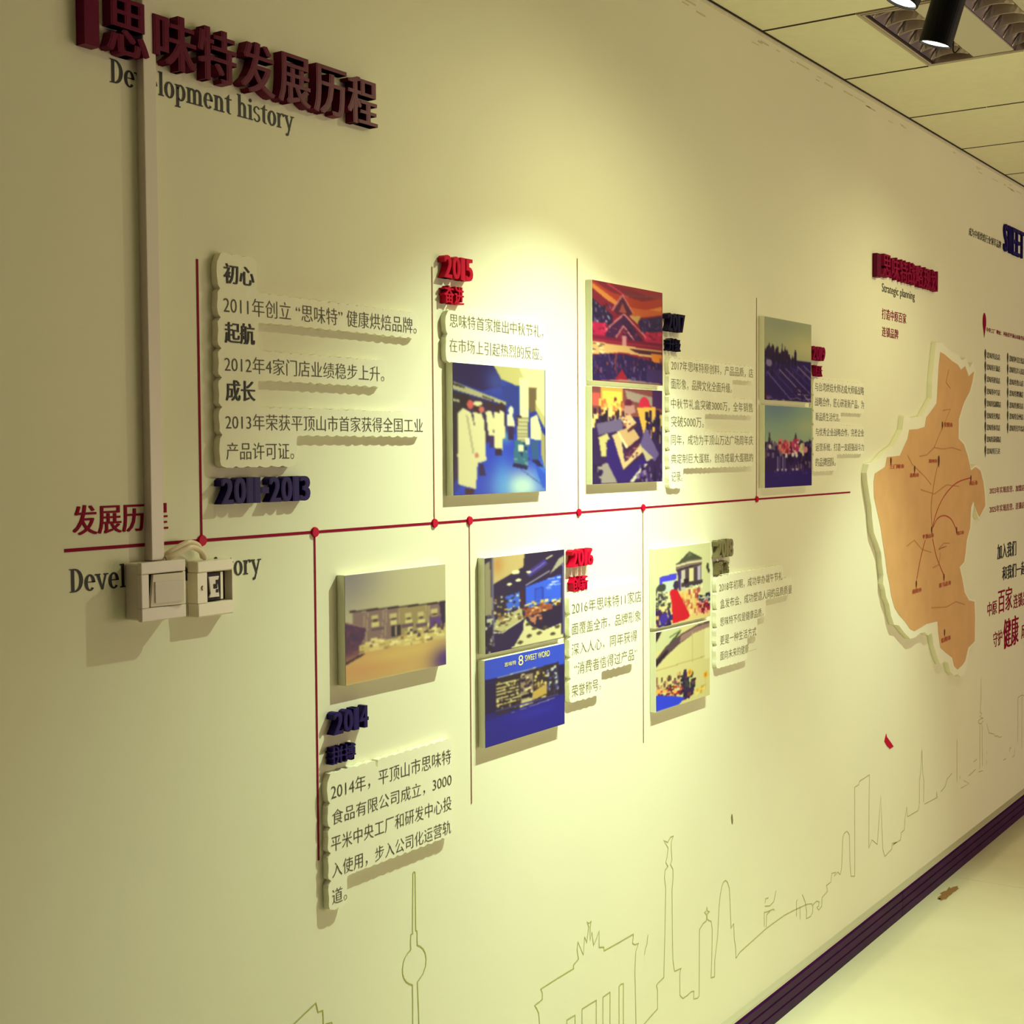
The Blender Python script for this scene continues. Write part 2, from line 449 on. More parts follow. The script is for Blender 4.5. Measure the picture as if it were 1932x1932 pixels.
# ================================================================== big heading, top left
T = .018
bt, bb = .632+EYE, .554+EYE
tag(link('heading_bar', bm_mesh('bar', prism([(W(160, 80, T)[0], bb), (W(188, 80, T)[0], bb), (W(188, 80, T)[0], .650+EYE), (W(160, 80, T)[0], .650+EYE)], .0005, T)), M['maroon']),
    'tall dark red raised bar at the left end of the big heading', 'sign bar')
ordn = ['first', 'second', 'third', 'fourth', 'fifth', 'sixth', 'seventh']
xs = [(1.305, 1.380), (1.388, 1.470), (1.472, 1.551), (1.559, 1.634), (1.641, 1.716), (1.723, 1.804), (1.806, 1.884)]
desc = ['half hidden behind the wall trunking', 'just right of the wall trunking', 'above the letters opment', 'between its third and fifth characters', 'third from the right', 'second from the right', 'at its right end']
for ch, (a, b), o_, d_ in zip('思味特发展历程', xs, ordn, desc):
    tag(link('heading_character', lettering(ch, a, b, bt, bb, 'ink', .0005, thick=T-.0005, smear=.036, offset=.0, ncopy=3), M['maroon']),
        f'dark red raised {o_} character {ch} of the big heading, {d_}', 'sign letter', 'characters of the big heading')
tag(link('printed_lettering', serif_text('Development history', *span((207, 112, 157), (555, 207, 246), .0006), .0006), M['ink']),
    'black printed English words Development history under the big red heading', 'lettering')

# ================================================================== timeline
tl = empty('timeline', (1.23, 0, EYE-.128), 'thin crimson timeline with round nodes and upright branch lines printed along the wall', 'timeline')
xl0, xl1 = W(121, 1040)[0], W(1604, 928)[0]; zt = EYE-.1278
link('axis_line', ribbon([[(xl0, zt), (xl1, zt)]], .0048, .0006), M['redprint'], tl)
for px, yy, other in ((380, 1020, 490), (819, 987, 504), (1091, 966, 488), (1427, 942, 562), (593, 1003, 1626), (885, 982, 1518), (1212.5, 959, 1402)):
    x = W(px, yy)[0]; z1 = W(px, other)[1]
    first = px in (380, 593)
    link('branch_line', ribbon([[(x, zt), (x, z1)]], .0042 if first else .003, .0007), M['redprint' if first else 'branch'], tl)
    bm = bmesh.new(); r = bmesh.ops.create_cone(bm, cap_ends=True, segments=28, radius1=.0088, radius2=.0076, depth=.003)
    bmesh.ops.rotate(bm, verts=bm.verts, matrix=Matrix.Rotation(math.pi/2, 3, 'X')); bmesh.ops.translate(bm, verts=bm.verts, vec=(x, -.0024, zt))
    link('node', bm_mesh('node', bm), M['redbright'], tl)
tag(text_line('printed_lettering', '发展历程', (136.5, 956, 1013), (317, 944, 997), 'redprint', em='ink', smear=.03),
    'crimson printed Chinese words above the left end of the timeline', 'lettering')
tag(link('printed_lettering', serif_text('Development history', *span((131, 1071, 1116), (493, 1045, 1083), .0006), .0006), M['ink']),
    'black printed English words below the timeline, partly covered by the switch boxes', 'lettering')

# ================================================================== trunking, switch and open socket box
T = .016
x0, x1 = W(286, 1020, T)[0], W(310, 1020, T)[0]
zb = W(300, 1062, T)[1]+.004
cd = empty('cable_trunking', ((x0+x1)/2, 0, zb), 'white upright square cable trunking running down the wall to the light switch', 'trunking')
box('trunking_base', x0+.001, x1-.001, -T+.004, -.0003, zb, CEIL-.02, M['pvc'], cd)
box('trunking_cover', x0, x1, -T, -T+.0038, zb, CEIL-.02, M['pvc'], cd, .0012)
# light switch
T = .036
sx0, sx1 = W(266.5, 1110, T)[0], W(351, 1110, T)[0]
sz0, sz1 = W(267, 1175, T)[1], W(267, 1062, T)[1]
sw = empty('light_switch', ((sx0+sx1)/2, 0, sz0), 'white square surface mounted light switch at the foot of the wall trunking', 'switch')
box('back_box', sx0+.0015, sx1-.0015, -T+.008, -.0003, sz0+.0015, sz1-.0015, M['pvc'], sw, .003)
bm = bmesh.new(); wd = .014
cx0, cx1, cz0, cz1 = sx0+.0145, sx1-.006, sz0+.019, sz1-.017
for q in ((sx0, sx1, sz0, cz0), (sx0, sx1, cz1, sz1), (sx0, cx0, cz0, cz1), (cx1, sx1, cz0, cz1)):
    add_box(bm, q[0], q[1], -T, -T+.0078, q[2], q[3], .0015)
link('face_plate', bm_mesh('plate', bm), M['pvc'], sw)
bm = bmesh.new()
V = [(cx0+.005, -T+.003, cz0+.001), (cx1-.001, -T-.0045, cz0+.001), (cx1-.001, -T-.0045, cz1-.0015), (cx0+.0105, -T+.003, cz1-.0015)]
fr = [bm.verts.new(v) for v in V]; bk = [bm.verts.new((v[0], -T+.0075, v[2])) for v in V]
bm.faces.new(fr); bm.faces.new(bk)
for k in range(4): bm.faces.new((fr[k], fr[(k+1) % 4], bk[(k+1) % 4], bk[k]))
box('rocker_gap', cx0+.0002, cx1-.0002, -T+.0078, -T+.0085, cz0+.0002, cz1-.0002, M['darkslot'], sw)
rk = link('rocker', bm_mesh('rocker', bm), M['pvcwarm'], sw)
bm = bmesh.new(); xa, xb = cx0+.012, cx1-.004
def ry(x): return -T+.003-.0075*(x-cx0-.0055)/(cx1-cx0-.0065)
for q in (((xa, cz0+.006), (xb, cz0+.006), (xb, cz1-.012), (xa, cz1-.012)),):
    A = [bm.verts.new((x, ry(x)-.0016, z)) for x, z in q]; B = [bm.verts.new((x, ry(x)+.001, z)) for x, z in q]
    bm.faces.new(A)
    for k in range(4): bm.faces.new((A[k], A[(k+1) % 4], B[(k+1) % 4], B[k]))
link('rocker_inset', bm_mesh('inset', bm), M['pvc'], rk)
# open socket box
T = .022
ox0, ox1 = W(373, 1110, T)[0], W(441, 1110, T)[0]; oz0, oz1 = W(373, 1166, T)[1], W(373, 1060, T)[1]
ob = empty('socket_box', ((ox0+ox1)/2, 0, oz0), 'white wall socket box with its cover missing, right of the light switch', 'socket')
bm = bmesh.new()
add_box(bm, ox0, ox1, -T, -.0003, oz1-.017, oz1, .002); add_box(bm, ox0, ox1, -T, -.0003, oz0, oz0+.021, .002)
add_box(bm, ox0, ox0+.019, -T, -.0003, oz0+.021, oz1-.017); add_box(bm, ox1-.003, ox1, -T, -.0003, oz0+.021, oz1-.017)
link('surround', bm_mesh('surround', bm), M['pvcwarm'], ob)
box('recess', ox0+.019, ox1-.003, -.006, -.0004, oz0+.021, oz1-.017, M['darkslot'], ob)
mx0, mx1 = ox0+.0215, ox0+.046
box('module_frame', mx0, mx1, -T+.003, -.0062, oz0+.0235, oz1-.0185, M['darkslot'], ob)
bm = bmesh.new(); zc = (oz0+oz1)/2+.002; hh = (oz1-oz0)/2-.026
V = [(mx0+.002, zc+hh), (mx1-.002, zc+hh), (mx1-.006, zc+.006), (mx1-.004, zc-.004), (mx1-.002, zc-hh), (mx0+.002, zc-hh), (mx0+.005, zc-.01), (mx0+.003, zc+.008)]
link('module_face', bm_mesh('face', prism(V, T-.003, T-.0005)), M['pvc'], ob)
bm = bmesh.new()
for q in ((-.002, -.003, .006, .004), (.003, .004, .008, .010), (.003, -.009, .008, -.004)):
    add_box(bm, (mx0+mx1)/2+q[0], (mx0+mx1)/2+q[2], -T+.0002, -T+.002, zc+q[1], zc+q[3])
link('module_mark', bm_mesh('mark', bm), M['darkslot'], ob)
box('side_strip', mx1+.004, mx1+.009, -T+.004, -.0062, oz0+.0235, oz1-.0185, M['pvcwarm'], ob)
bm = bmesh.new(); bmesh.ops.create_cone(bm, cap_ends=True, segments=16, radius1=.0024, radius2=.0018, depth=.002)
bmesh.ops.rotate(bm, verts=bm.verts, matrix=Matrix.Rotation(math.pi/2, 3, 'X')); bmesh.ops.translate(bm, verts=bm.verts, vec=(ox0+.0095, -T-.0008, zc))
bmesh.ops.scale(bm, verts=bm.verts, vec=(1, 1, 1.6), space=Matrix.Translation((-(ox0+.0095), 0, -zc)))
link('screw', bm_mesh('screw', bm), M['chrome'], ob)
# loose cables looping over from the trunking into the socket box
for k, (dz, dy, lb) in enumerate(((0, 0, 'cream cable looping from the trunking to the open socket box, upper one'), (-.007, -.004, 'cream cable looping from the trunking to the open socket box, lower one'))):
    pts = [(x1+.002, -.012+dy, sz1+.004+dz*.4), (x1+.012, -.016+dy, sz1+.011+dz*.8), (x1+.035, -.018+dy, sz1+.020+dz), (ox0-.008, -.017+dy, sz1+.022+dz),
           (ox0+.010, -.015+dy, sz1+.015+dz), (ox0+.021, -.012+dy, oz1+.0048)]
    tag(link('cable', bm_mesh('cable', tube(smooth_curve(pts), .0042, 10), True), M['cable']), lb, 'cable', 'loose cables over the socket box')

# ================================================================== raised dates and captions
def date(label, digits, pl, pr, m, t=.016, group='raised year signs', capt=None):
    x0, x1, zt_, zb_ = span(pl, pr, t)
    root = empty('year_sign', ((x0+x1)/2, 0, zb_), label, 'sign', group)
    ws = [{'1': .58, '-': .7}.get(c, 1.0) for c in digits]; tot = sum(ws); x = x0
    for c, w_ in zip(digits, ws):
        wd = (x1-x0)*w_/tot
        if c == '-': zz = ((zt_+zb_)/2+.10*(zt_-zb_), (zt_+zb_)/2-.14*(zt_-zb_))
        else: zz = (zt_, zb_)
        o = link('digit' if c != '-' else 'dash', lettering(c, x+.0005, x+wd-.0005, zz[0], zz[1], 'ink', .0005, thick=t-.0005, smear=.03 if c == '1' else .04, offset=.012, ncopy=3), M[m], root)
        x += wd
    return root
def caption(label, chars, pl, pr, m, t=.014, group='raised caption words'):
    x0, x1, zt_, zb_ = span(pl, pr, t)
    root = empty('caption_sign', ((x0+x1)/2, 0, zb_), label, 'sign', group)
    n = len(chars); wd = (x1-x0)/n
    for k, c in enumerate(chars):
        link('character', lettering(c, x0+wd*k+.0005, x0+wd*(k+1)-.0005, zt_, zb_, 'ink', .0005, thick=t-.0005, smear=.03, offset=.008), M[m], root)
    return root
date('glossy navy raised year range 2011-2013 below the first text panel', '2011-2013', (417, 902, 952), (586, 897.5, 944), 'navy')
date('glossy navy raised year 2014 under the photo of a factory yard', '2014', (629, 1345, 1386), (696, 1330, 1373), 'navy')
caption('small navy raised two character caption under the year 2014', '拼搏', (625, 1412, 1443), (672, 1400, 1433), 'navy')
date('bright red raised year 2015 above the photo of workers in white coats', '2015', (838, 482, 524), (893, 488, 531), 'redbright')
caption('bright red raised two character caption under the year 2015', '奋进', (838, 539, 571), (876, 541, 577), 'redbright')
date('bright red raised year 2016 right of the shop interior photo', '2016', (1079, 1039, 1069), (1120, 1032, 1067), 'redbright')
caption('bright red raised two character caption under the year 2016', '创新', (1080, 1089, 1115), (1110, 1085.5, 1113), 'redbright')
date('black navy raised year 2017 right of the red mall photo', '2017', (1260, 592, 624), (1293, 592.5, 628), 'inkblue')
caption('black navy raised two character caption under the year 2017', '升级', (1261, 637, 661), (1285, 640, 664), 'inkblue')
date('pale grey olive raised year 2018 right of the red carpet photo', '2018', (1353, 1020, 1052), (1384, 1016, 1051), 'olive')
caption('pale grey olive raised two character caption under the year 2018', '腾飞', (1354, 1061, 1084), (1376, 1057, 1082), 'olive')
date('dark crimson raised year 2019 right of the photo of tall trees', '2019', (1533, 653, 679), (1557.5, 655, 681), 'red')
caption('dark crimson raised two character caption under the year 2019', '飞跃', (1535, 689, 709), (1552, 690, 711), 'red')

# ================================================================== text panels
def outline(rows, ys, xl, seed, t, dip=None):
    """rows: right edge pixel of each row; ys: len(rows)+1 pixel heights on the left edge; scalloped like the photo"""
    rnd = random.Random(seed)
    pxm = xl
    Z = [W(xl, y, t)[1] for y in ys]
    X0 = sum(W(xl, y, t)[0] for y in ys)/len(ys)
    XR = [W(r, (ys[i]+ys[i+1])/2, t)[0] for i, r in enumerate(rows)]
    pts = []
    def hline(xa, xb, z, lobe=.022, amp=.0022, sign=1):
        n = max(2, int(abs(xb-xa)/lobe)); out = []
        for k in range(n):
            for s in (0, .25, .5, .75):
                h = amp*math.sin(math.pi*s)*(.4+.9*rnd.random()) if s else -amp*.4*rnd.random()
                out.append((xa+(xb-xa)*(k+s)/n, z+sign*h))
        return out[1:]
    rad = .008
    # top edge
    top = [(X0+rad, Z[0])]
    if dip:
        xd = W(dip, ys[0], t)[0]
        top += hline(X0+rad, xd-.003, Z[0]) + [(xd-.003, Z[0]), (xd-.002, Z[0]-.011), (xd+.002, Z[0]-.011), (xd+.004, Z[0]+.001)] + hline(xd+.004, XR[0]-rad, Z[0]+.001)
    else:
        top += hline(X0+rad, XR[0]-rad, Z[0])
    pts += top
    pts += [(XR[0]-rad, Z[0]), (XR[0]-rad*.3, Z[0]-rad*.3), (XR[0], Z[0]-rad)]
    for i in range(len(rows)-1):
        a, b, z = XR[i], XR[i+1], Z[i+1]
        if abs(a-b) < .006:
            pts += [(a, z+.006), (a-.003, z+.001), (b, z-.005)]
        elif a > b:      # step in: rounded outer corner then along the bottom of the long row
            pts += [(a, z+rad), (a-rad*.3, z+rad*.3), (a-rad, z)] + hline(a-rad, b+.004, z, sign=-1) + [(b+.002, z-.002), (b, z-.006)]
        else:            # step out along the top of the next long row
            pts += [(a, z+.006), (a+.002, z+.002)] + hline(a+.004, b-rad, z) + [(b-rad, z), (b-rad*.3, z-rad*.3), (b, z-rad)]
    a, z = XR[-1], Z[-1]
    pts += [(a, z+rad), (a-rad*.3, z+rad*.3), (a-rad, z)] + hline(a-rad, X0+rad, z, sign=-1) + [(X0+rad, z), (X0+rad*.3, z+rad*.3), (X0+.0005, z+rad)]
    for i in range(len(rows)-1, -1, -1):
        za, zb_ = Z[i+1], Z[i]; n = 8
        for k in range(0 if i < len(rows)-1 else 2, n+1 if i > 0 else n-1):
            s = k/n; e = min(s, 1-s)
            dpt = .0062*(1-min(1, e/.16))**1.5 if 0 < i or s < .5 else 0
            if i == len(rows)-1 and s < .5: dpt = 0
            pts.append((X0+dpt+.0008*math.sin(3*math.pi*s+i), za+(zb_-za)*s))
    out = [pts[0]]
    for p in pts[1:]:
        if (p[0]-out[-1][0])**2+(p[1]-out[-1][1])**2 > 4e-7: out.append(p)
    return out
def panel(label, rows, ys, xl, lines, seed, t=.013, ink='inkgrey', dip=None):
    o_ = outline(rows, ys, xl, seed, t, dip)
    xa = min(p[0] for p in o_); za = min(p[1] for p in o_)
    root = empty('text_panel', (xa+.05, 0, za), label, 'panel', 'raised text panels')
    link('board', bm_mesh('board', prism(o_, .0005, t)), M['board'], root)
    for ln in lines:
        body, pl, pr = ln[:3]; k = dict(ln[3]) if len(ln) > 3 else {}
        mk = k.pop('m', ink)
        if 'smear' not in k: k['offset'] = -.009
        text_line('text_row', body, pl, pr, mk, t=t+.0006, em=k.pop('em', 'ink'), parent=root, **k)
    return root
BOLD = dict(smear=.03, m='ink')
panel('scalloped white text panel with seven lines, largest and leftmost, above the years 2011-2013',
      [484, 790, 487, 727, 487, 801, 560], [477, 544, 599, 657, 712, 767, 819.5, 881], 412,
      [('初心', (422, 497, 537), (480, 503, 538), BOLD), ('2011年创立 “思味特” 健康烘焙品牌。', (422, 559, 593), (786, 598, 628)),
       ('起航', (424, 607, 647), (481, 611, 651), BOLD), ('2012年4家门店业绩稳步上升。', (424, 669, 703), (725, 692, 719)),
       ('成长', (426, 718, 757), (482, 718, 757), BOLD), ('2013年荣获平顶山市首家获得全国工业', (426, 779, 811), (798, 790, 816)),
       ('产品许可证。', (427.5, 834, 868), (555, 836, 866))], 1)
panel('scalloped white text panel with five slanting lines at the bottom, under the year 2014',
      [853.5, 853.5, 853.5, 853.5, 655], [1462, 1517, 1564, 1612, 1664.5, 1720], 619,
      [('2014年，平顶山市思味特', (625, 1477, 1508), (851, 1414, 1443)), ('食品有限公司成立，3000', (627, 1528, 1558), (852, 1458, 1483)),
       ('平米中央工厂和研发中心投', (625, 1576, 1608), (852, 1503, 1528)), ('入使用，步入公司化运营轨', (627, 1625, 1658), (851, 1549, 1573)),
       ('道。', (627, 1676, 1706), (655, 1670, 1698))], 2, dip=711)
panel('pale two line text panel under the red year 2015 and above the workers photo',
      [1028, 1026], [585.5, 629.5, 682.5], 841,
      [('思味特首家推出中秋节礼，', (849, 592, 620), (1025, 613, 636)), ('在市场上引起热烈的反应。', (848, 640, 666), (1023, 654, 678))], 3, t=.012, ink='inklit_scuff')
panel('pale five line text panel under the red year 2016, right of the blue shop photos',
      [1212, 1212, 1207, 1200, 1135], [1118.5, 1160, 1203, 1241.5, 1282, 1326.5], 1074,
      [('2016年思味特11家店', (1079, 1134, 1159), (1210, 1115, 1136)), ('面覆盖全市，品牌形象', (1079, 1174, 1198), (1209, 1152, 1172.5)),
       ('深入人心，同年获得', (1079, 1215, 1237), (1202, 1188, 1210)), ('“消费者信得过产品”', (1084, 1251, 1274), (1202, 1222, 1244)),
       ('荣誉称号。', (1079, 1291, 1313), (1134, 1281, 1304))], 4, t=.012, ink='inklit_scuff')
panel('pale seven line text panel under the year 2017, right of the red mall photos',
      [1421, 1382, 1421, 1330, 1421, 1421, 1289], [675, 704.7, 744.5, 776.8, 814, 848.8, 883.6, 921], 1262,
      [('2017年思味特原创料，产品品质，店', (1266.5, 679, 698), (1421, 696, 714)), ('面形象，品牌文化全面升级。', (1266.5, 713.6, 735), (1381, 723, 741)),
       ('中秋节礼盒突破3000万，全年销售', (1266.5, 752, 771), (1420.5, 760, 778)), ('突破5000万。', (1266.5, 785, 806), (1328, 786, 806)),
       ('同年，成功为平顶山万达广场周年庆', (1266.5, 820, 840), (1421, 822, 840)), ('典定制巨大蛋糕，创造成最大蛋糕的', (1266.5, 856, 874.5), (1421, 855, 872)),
       ('记录。', (1267, 890, 909), (1288, 890, 908))], 5, t=.011, ink='inklit_scuff')
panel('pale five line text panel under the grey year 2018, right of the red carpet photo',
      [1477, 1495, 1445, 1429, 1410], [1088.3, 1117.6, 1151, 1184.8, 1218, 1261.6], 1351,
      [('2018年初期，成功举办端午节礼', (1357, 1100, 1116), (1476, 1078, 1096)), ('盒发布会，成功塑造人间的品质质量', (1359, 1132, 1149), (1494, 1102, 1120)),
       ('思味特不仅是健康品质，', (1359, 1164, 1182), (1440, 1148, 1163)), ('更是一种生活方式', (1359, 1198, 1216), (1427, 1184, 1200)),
       ('面向未来的健康……', (1359, 1230, 1247), (1427, 1210, 1226))], 6, t=.011, ink='inklit_scuff')
panel('pale six line text panel under the crimson year 2019, beside the map',
      [1630, 1630, 1586, 1630, 1630, 1579], [714, 745, 775, 801, 827, 857, 889], 1534,
      [('与台湾烘焙大师达成大师级战略', (1538, 723, 739), (1630, 728, 744)), ('战略合作，匠心研发新产品，为', (1538, 751, 768.5), (1630, 754, 770)),
       ('新品质生活代言。', (1539, 778, 794), (1585, 780, 795)), ('与优秀企业战略合作，完善企业', (1539, 808, 823.5), (1630, 809, 823.5)),
       ('运营系统，打造一支超强战斗力', (1539, 836, 851), (1630, 837, 851)), ('的品牌团队。', (1539, 863, 880), (1577, 864, 879.5))], 7, t=.010)

# ================================================================== photo boards
class Art:
    """little procedural painter: fills polygons of flat colour on a grid, u right, v down, both 0..1"""
    def __init__(s, nx, ny, base):
        s.nx, s.ny = nx, ny
        s.U, s.V = np.meshgrid((np.arange(nx))/(nx-1), (np.arange(ny))/(ny-1))
        s.a = np.zeros((ny, nx, 3)); s.a[:] = base; s.rng = np.random.default_rng(7)
    def put(s, m, c, al=1.0):
        c = np.array(c, float); m = np.asarray(m, float)[..., None]*al
        s.a = s.a*(1-m)+c*m
    def mask(s, pts):
        m = np.zeros(s.U.shape, bool); n = len(pts)
        for i in range(n):
            x0, y0 = pts[i]; x1, y1 = pts[(i+1) % n]
            if y0 == y1: continue
            c = ((s.V >= min(y0, y1)) & (s.V < max(y0, y1)))
            xi = x0+(s.V-y0)*(x1-x0)/(y1-y0)
            m ^= c & (s.U < xi)
        return m
    def poly(s, pts, c, al=1): s.put(s.mask(pts), c, al)
    def rect(s, u0, v0, u1, v1, c, al=1): s.put((s.U >= u0) & (s.U <= u1) & (s.V >= v0) & (s.V <= v1), c, al)
    def ell(s, u, v, ru, rv, c, al=1): s.put(((s.U-u)/ru)**2+((s.V-v)/rv)**2 < 1, c, al)
    def soft(s, u, v, ru, rv, c, al=1): s.put(np.exp(-(((s.U-u)/ru)**2+((s.V-v)/rv)**2)), c, al)
    def seg(s, p, q, wd, c, al=1):
        p, q = np.array(p), np.array(q); d = q-p
        t = np.clip(((s.U-p[0])*d[0]+(s.V-p[1])*d[1])/(d@d+1e-9), 0, 1)
        s.put(np.hypot(s.U-p[0]-t*d[0], s.V-p[1]-t*d[1]) < wd/2, c, al)
    def speck(s, u0, v0, u1, v1, n, su, sv, cols, seed=1):
        r = np.random.default_rng(seed)
        for _ in range(n):
            u, v = u0+(u1-u0)*r.random(), v0+(v1-v0)*r.random()
            a, b = su*(.5+r.random()), sv*(.5+r.random())
            s.rect(u-a/2, v-b/2, u+a/2, v+b/2, cols[r.integers(len(cols))])
def photo(label, tl_, bl, tr_, br, art, t=.016, gain=1.0, group='photo boards'):
    xl = (W(*tl_, t)[0]+W(*bl, t)[0])/2; xr = (W(*tr_, t)[0]+W(*br, t)[0])/2
    zt_ = (W(*tl_, t)[1]+W(*tr_, t)[1])/2; zb_ = (W(*bl, t)[1]+W(*br, t)[1])/2
    root = empty('photo_board', ((xl+xr)/2, 0, zb_), label, 'picture', group)
    box('backing_board', xl, xr, -t, -.0005, zb_, zt_, M['board'], root, .0006)
    nx, ny = art.nx, art.ny
    X = xl+.0008+art.U*(xr-xl-.0016); Z = zt_-.0008-art.V*(zt_-zb_-.0016)
    V = np.stack([X, np.full_like(X, -t-.0005), Z], -1).reshape(-1, 3)
    idx = np.arange(nx*ny).reshape(ny, nx)
    F = np.stack([idx[:-1, :-1], idx[1:, :-1], idx[1:, 1:], idx[:-1, 1:]], -1).reshape(-1, 4)
    me = bpy.data.meshes.new('photo'); me.from_pydata(V.tolist(), [], F.tolist())
    ca = me.color_attributes.new('print', 'FLOAT_COLOR', 'POINT')
    A = np.pad(art.a, ((1, 1), (1, 1), (0, 0)), mode='edge')
    A = (A[:-2]+2*A[1:-1]+A[2:])/4; A = (A[:, :-2]+2*A[:, 1:-1]+A[:, 2:])/4
    col = lin(np.clip(A, 0, 255))*gain
    bl = np.clip((col[..., 2]-.5*(col[..., 0]+col[..., 1]))/(col[..., 2]+1e-4), 0, 1)     # vivid blue ink
    col[..., 2] = np.clip(col[..., 2]*(1+.45*bl), 0, 1); col[..., 1] *= 1-.25*bl
    ca.data.foreach_set('color', np.concatenate([col, np.ones(col.shape[:2]+(1,))], -1).astype(np.float32).ravel())
    me.update()
    link('photo_print', me, M['print'], root)
    root['_box'] = [xl, xr, zb_, zt_, t]
    return root
K, DP, NV = (14, 8, 16), (52, 16, 62), (26, 16, 66)
# --- factory yard
a = Art(110, 110, (196, 188, 146))
a.soft(0, .0, .35, .35, (120, 112, 128), .8)
a.poly([(.07, .345), (1, .385), (1, .66), (.07, .70)], (126, 100, 98)); a.poly([(.50, .36), (.82, .375), (.82, .65), (.5, .68)], (150, 132, 86))
for u in (.18, .21, .36, .39, .52, .79, .83): a.seg((u, .37), (u-.02, .64), .008, (176, 154, 130))
for u, v in ((.28, .41), (.46, .42), (.61, .44), (.74, .45), (.88, .44)):
    a.rect(u-.04, v-.015, u+.03, v+.03, (196, 180, 120)); a.rect(u-.035, v+.055, u+.035, v+.10, (210, 196, 130)); a.rect(u-.02, v+.03, u+.02, v+.05, (60, 44, 40))
for u, v in ((.3, .52), (.6, .53), (.74, .55), (.88, .5)): a.rect(u-.06, v, u+.06, v+.03, (96, 70, 86))
a.rect(.83, .52, .95, .60, (84, 56, 120))
a.poly([(.93, .36), (1, .36), (1, .60), (.96, .60)], (26, 12, 46))
a.seg((.05, .335), (1, .378), .014, K)
a.poly([(0, .43), (.06, .45), (.19, .50), (.17, .60), (.12, .68), (.12, .76), (0, .80)], (60, 20, 66)); a.seg((0, .43), (.18, .50), .012, (150, 110, 110))
a.speck(0, .47, .14, .74, 40, .03, .02, [(46, 10, 60), (84, 36, 70), (70, 24, 50)], 2)
a.poly([(.12, .66), (1, .62), (1, .78), (.12, .76)], (206, 188, 116))
a.speck(.14, .62, .99, .74, 70, .05, .02, [(226, 210, 140), (180, 150, 90), (120, 92, 60), (240, 226, 160), (200, 176, 100)], 3)
a.speck(.55, .56, .99, .68, 30, .03, .03, [(230, 216, 150), (70, 50, 60), (190, 168, 110)], 4)
for u in (.44, .49): a.rect(u, .53, u+.035, .63, K)
a.rect(.47, .54, .485, .62, (230, 220, 190))
a.poly([(0, .79), (.2, .73), (1, .74), (1, 1), (0, 1)], (204, 166, 100)); a.soft(.15, .85, .3, .12, (206, 146, 92), .8); a.soft(.55, .8, .5, .06, (214, 182, 100), .7)
a.poly([(0, .79), (.16, .735), (.18, .745), (0, .815)], (40, 14, 30))
a.soft(1.0, .95, .16, .14, (62, 40, 110), .95)
yard = a
photo('single photo board of a factory yard with parked cars, above the year 2014', (650, 1086), (651, 1295), (841, 1063), (841, 1254), a, t=.017, gain=.9)
# --- workers in white coats
a = Art(100, 130, (26, 50, 128))
a.poly([(0, 0), (.5, 0), (.5, .16), (.3, .2), (0, .14)], (22, 14, 62)); a.soft(.45, .12, .12, .12, (60, 90, 150), .7)
a.poly([(.42, 0), (1, 0), (1, .5), (.86, .3), (.72, .16), (.5, .1)], (196, 184, 120)); a.poly([(.7, 0), (1, 0), (1, .4), (.86, .25)], (222, 214, 160))
a.poly([(.5, .15), (.71, .14), (.71, .42), (.55, .36)], (32, 58, 120))
a.poly([(0, .14), (.55, .28), (.55, .305), (0, .20)], (176, 168, 130)); a.poly([(0, .15), (.12, .18), (.12, .19), (0, .165)], K); a.poly([(.3, .235), (.42, .265), (.42, .275), (.3, .25)], (60, 50, 40))
a.poly([(0, .21), (.55, .31), (.55, .56), (0, .9)], (40, 26, 60)); a.poly([(0, .21), (.09, .23), (.09, .6), (0, .8)], (30, 22, 30)); a.seg((.0, .28), (.1, .29), .02, (170, 170, 140))
a.poly([(.3, .62), (.55, .52), (1, .58), (1, 1), (0, 1), (.1, .9)], (26, 66, 170)); a.soft(.72, .95, .28, .14, (196, 230, 216), 1); a.soft(.5, .92, .1, .2, (70, 170, 214), .6); a.soft(.95, .85, .08, .1, (40, 130, 200), .8); a.soft(.55, .56, .06, .05, (90, 160, 170), .7)
a.rect(.70, .08, .80, .40, (230, 226, 176)); a.poly([(.80, .15), (.90, .15), (.88, .34), (.81, .36)], (110, 88, 60))
coat, sh = (226, 216, 168), (150, 138, 108)
a.poly([(.33, .36), (.39, .35), (.42, .42), (.41, .55), (.36, .55)], coat); a.poly([(.42, .36), (.5, .37), (.51, .66), (.41, .64)], coat); a.poly([(.48, .34), (.53, .36), (.54, .56), (.5, .58)], coat)
for u, v in ((.37, .315), (.46, .335), (.5, .31)): a.ell(u, v, .025, .025, (50, 22, 20))
a.rect(.37, .55, .42, .64, (50, 30, 80)); a.rect(.43, .65, .5, .70, (36, 20, 50))
a.poly([(.20, .37), (.28, .36), (.32, .44), (.335, .74), (.25, .76), (.22, .5)], coat); a.ell(.26, .325, .05, .05, (46, 18, 20)); a.ell(.29, .345, .03, .025, (200, 100, 90)); a.ell(.25, .30, .045, .02, (220, 214, 170)); a.poly([(.26, .76), (.3, .76), (.33, .86), (.26, .86)], (40, 26, 66))
a.poly([(.05, .38), (.1, .34), (.18, .37), (.23, .52), (.245, .76), (.225, .96), (.05, .92), (.04, .7)], coat); a.seg((.14, .4), (.2, .68), .02, sh, .6); a.ell(.12, .285, .055, .055, (24, 12, 22)); a.ell(.175, .31, .035, .035, (204, 84, 80)); a.poly([(.12, .95), (.21, .96), (.2, 1), (.12, 1)], (60, 20, 20)); a.ell(.235, .7, .02, .02, (200, 120, 100))
a.poly([(.56, .38), (.61, .36), (.65, .46), (.63, .48), (.56, .47)], (232, 226, 190)); a.ell(.605, .345, .03, .035, (226, 220, 200)); a.rect(.57, .47, .63, .58, (40, 24, 60)); a.rect(.66, .38, .72, .46, (60, 24, 40))
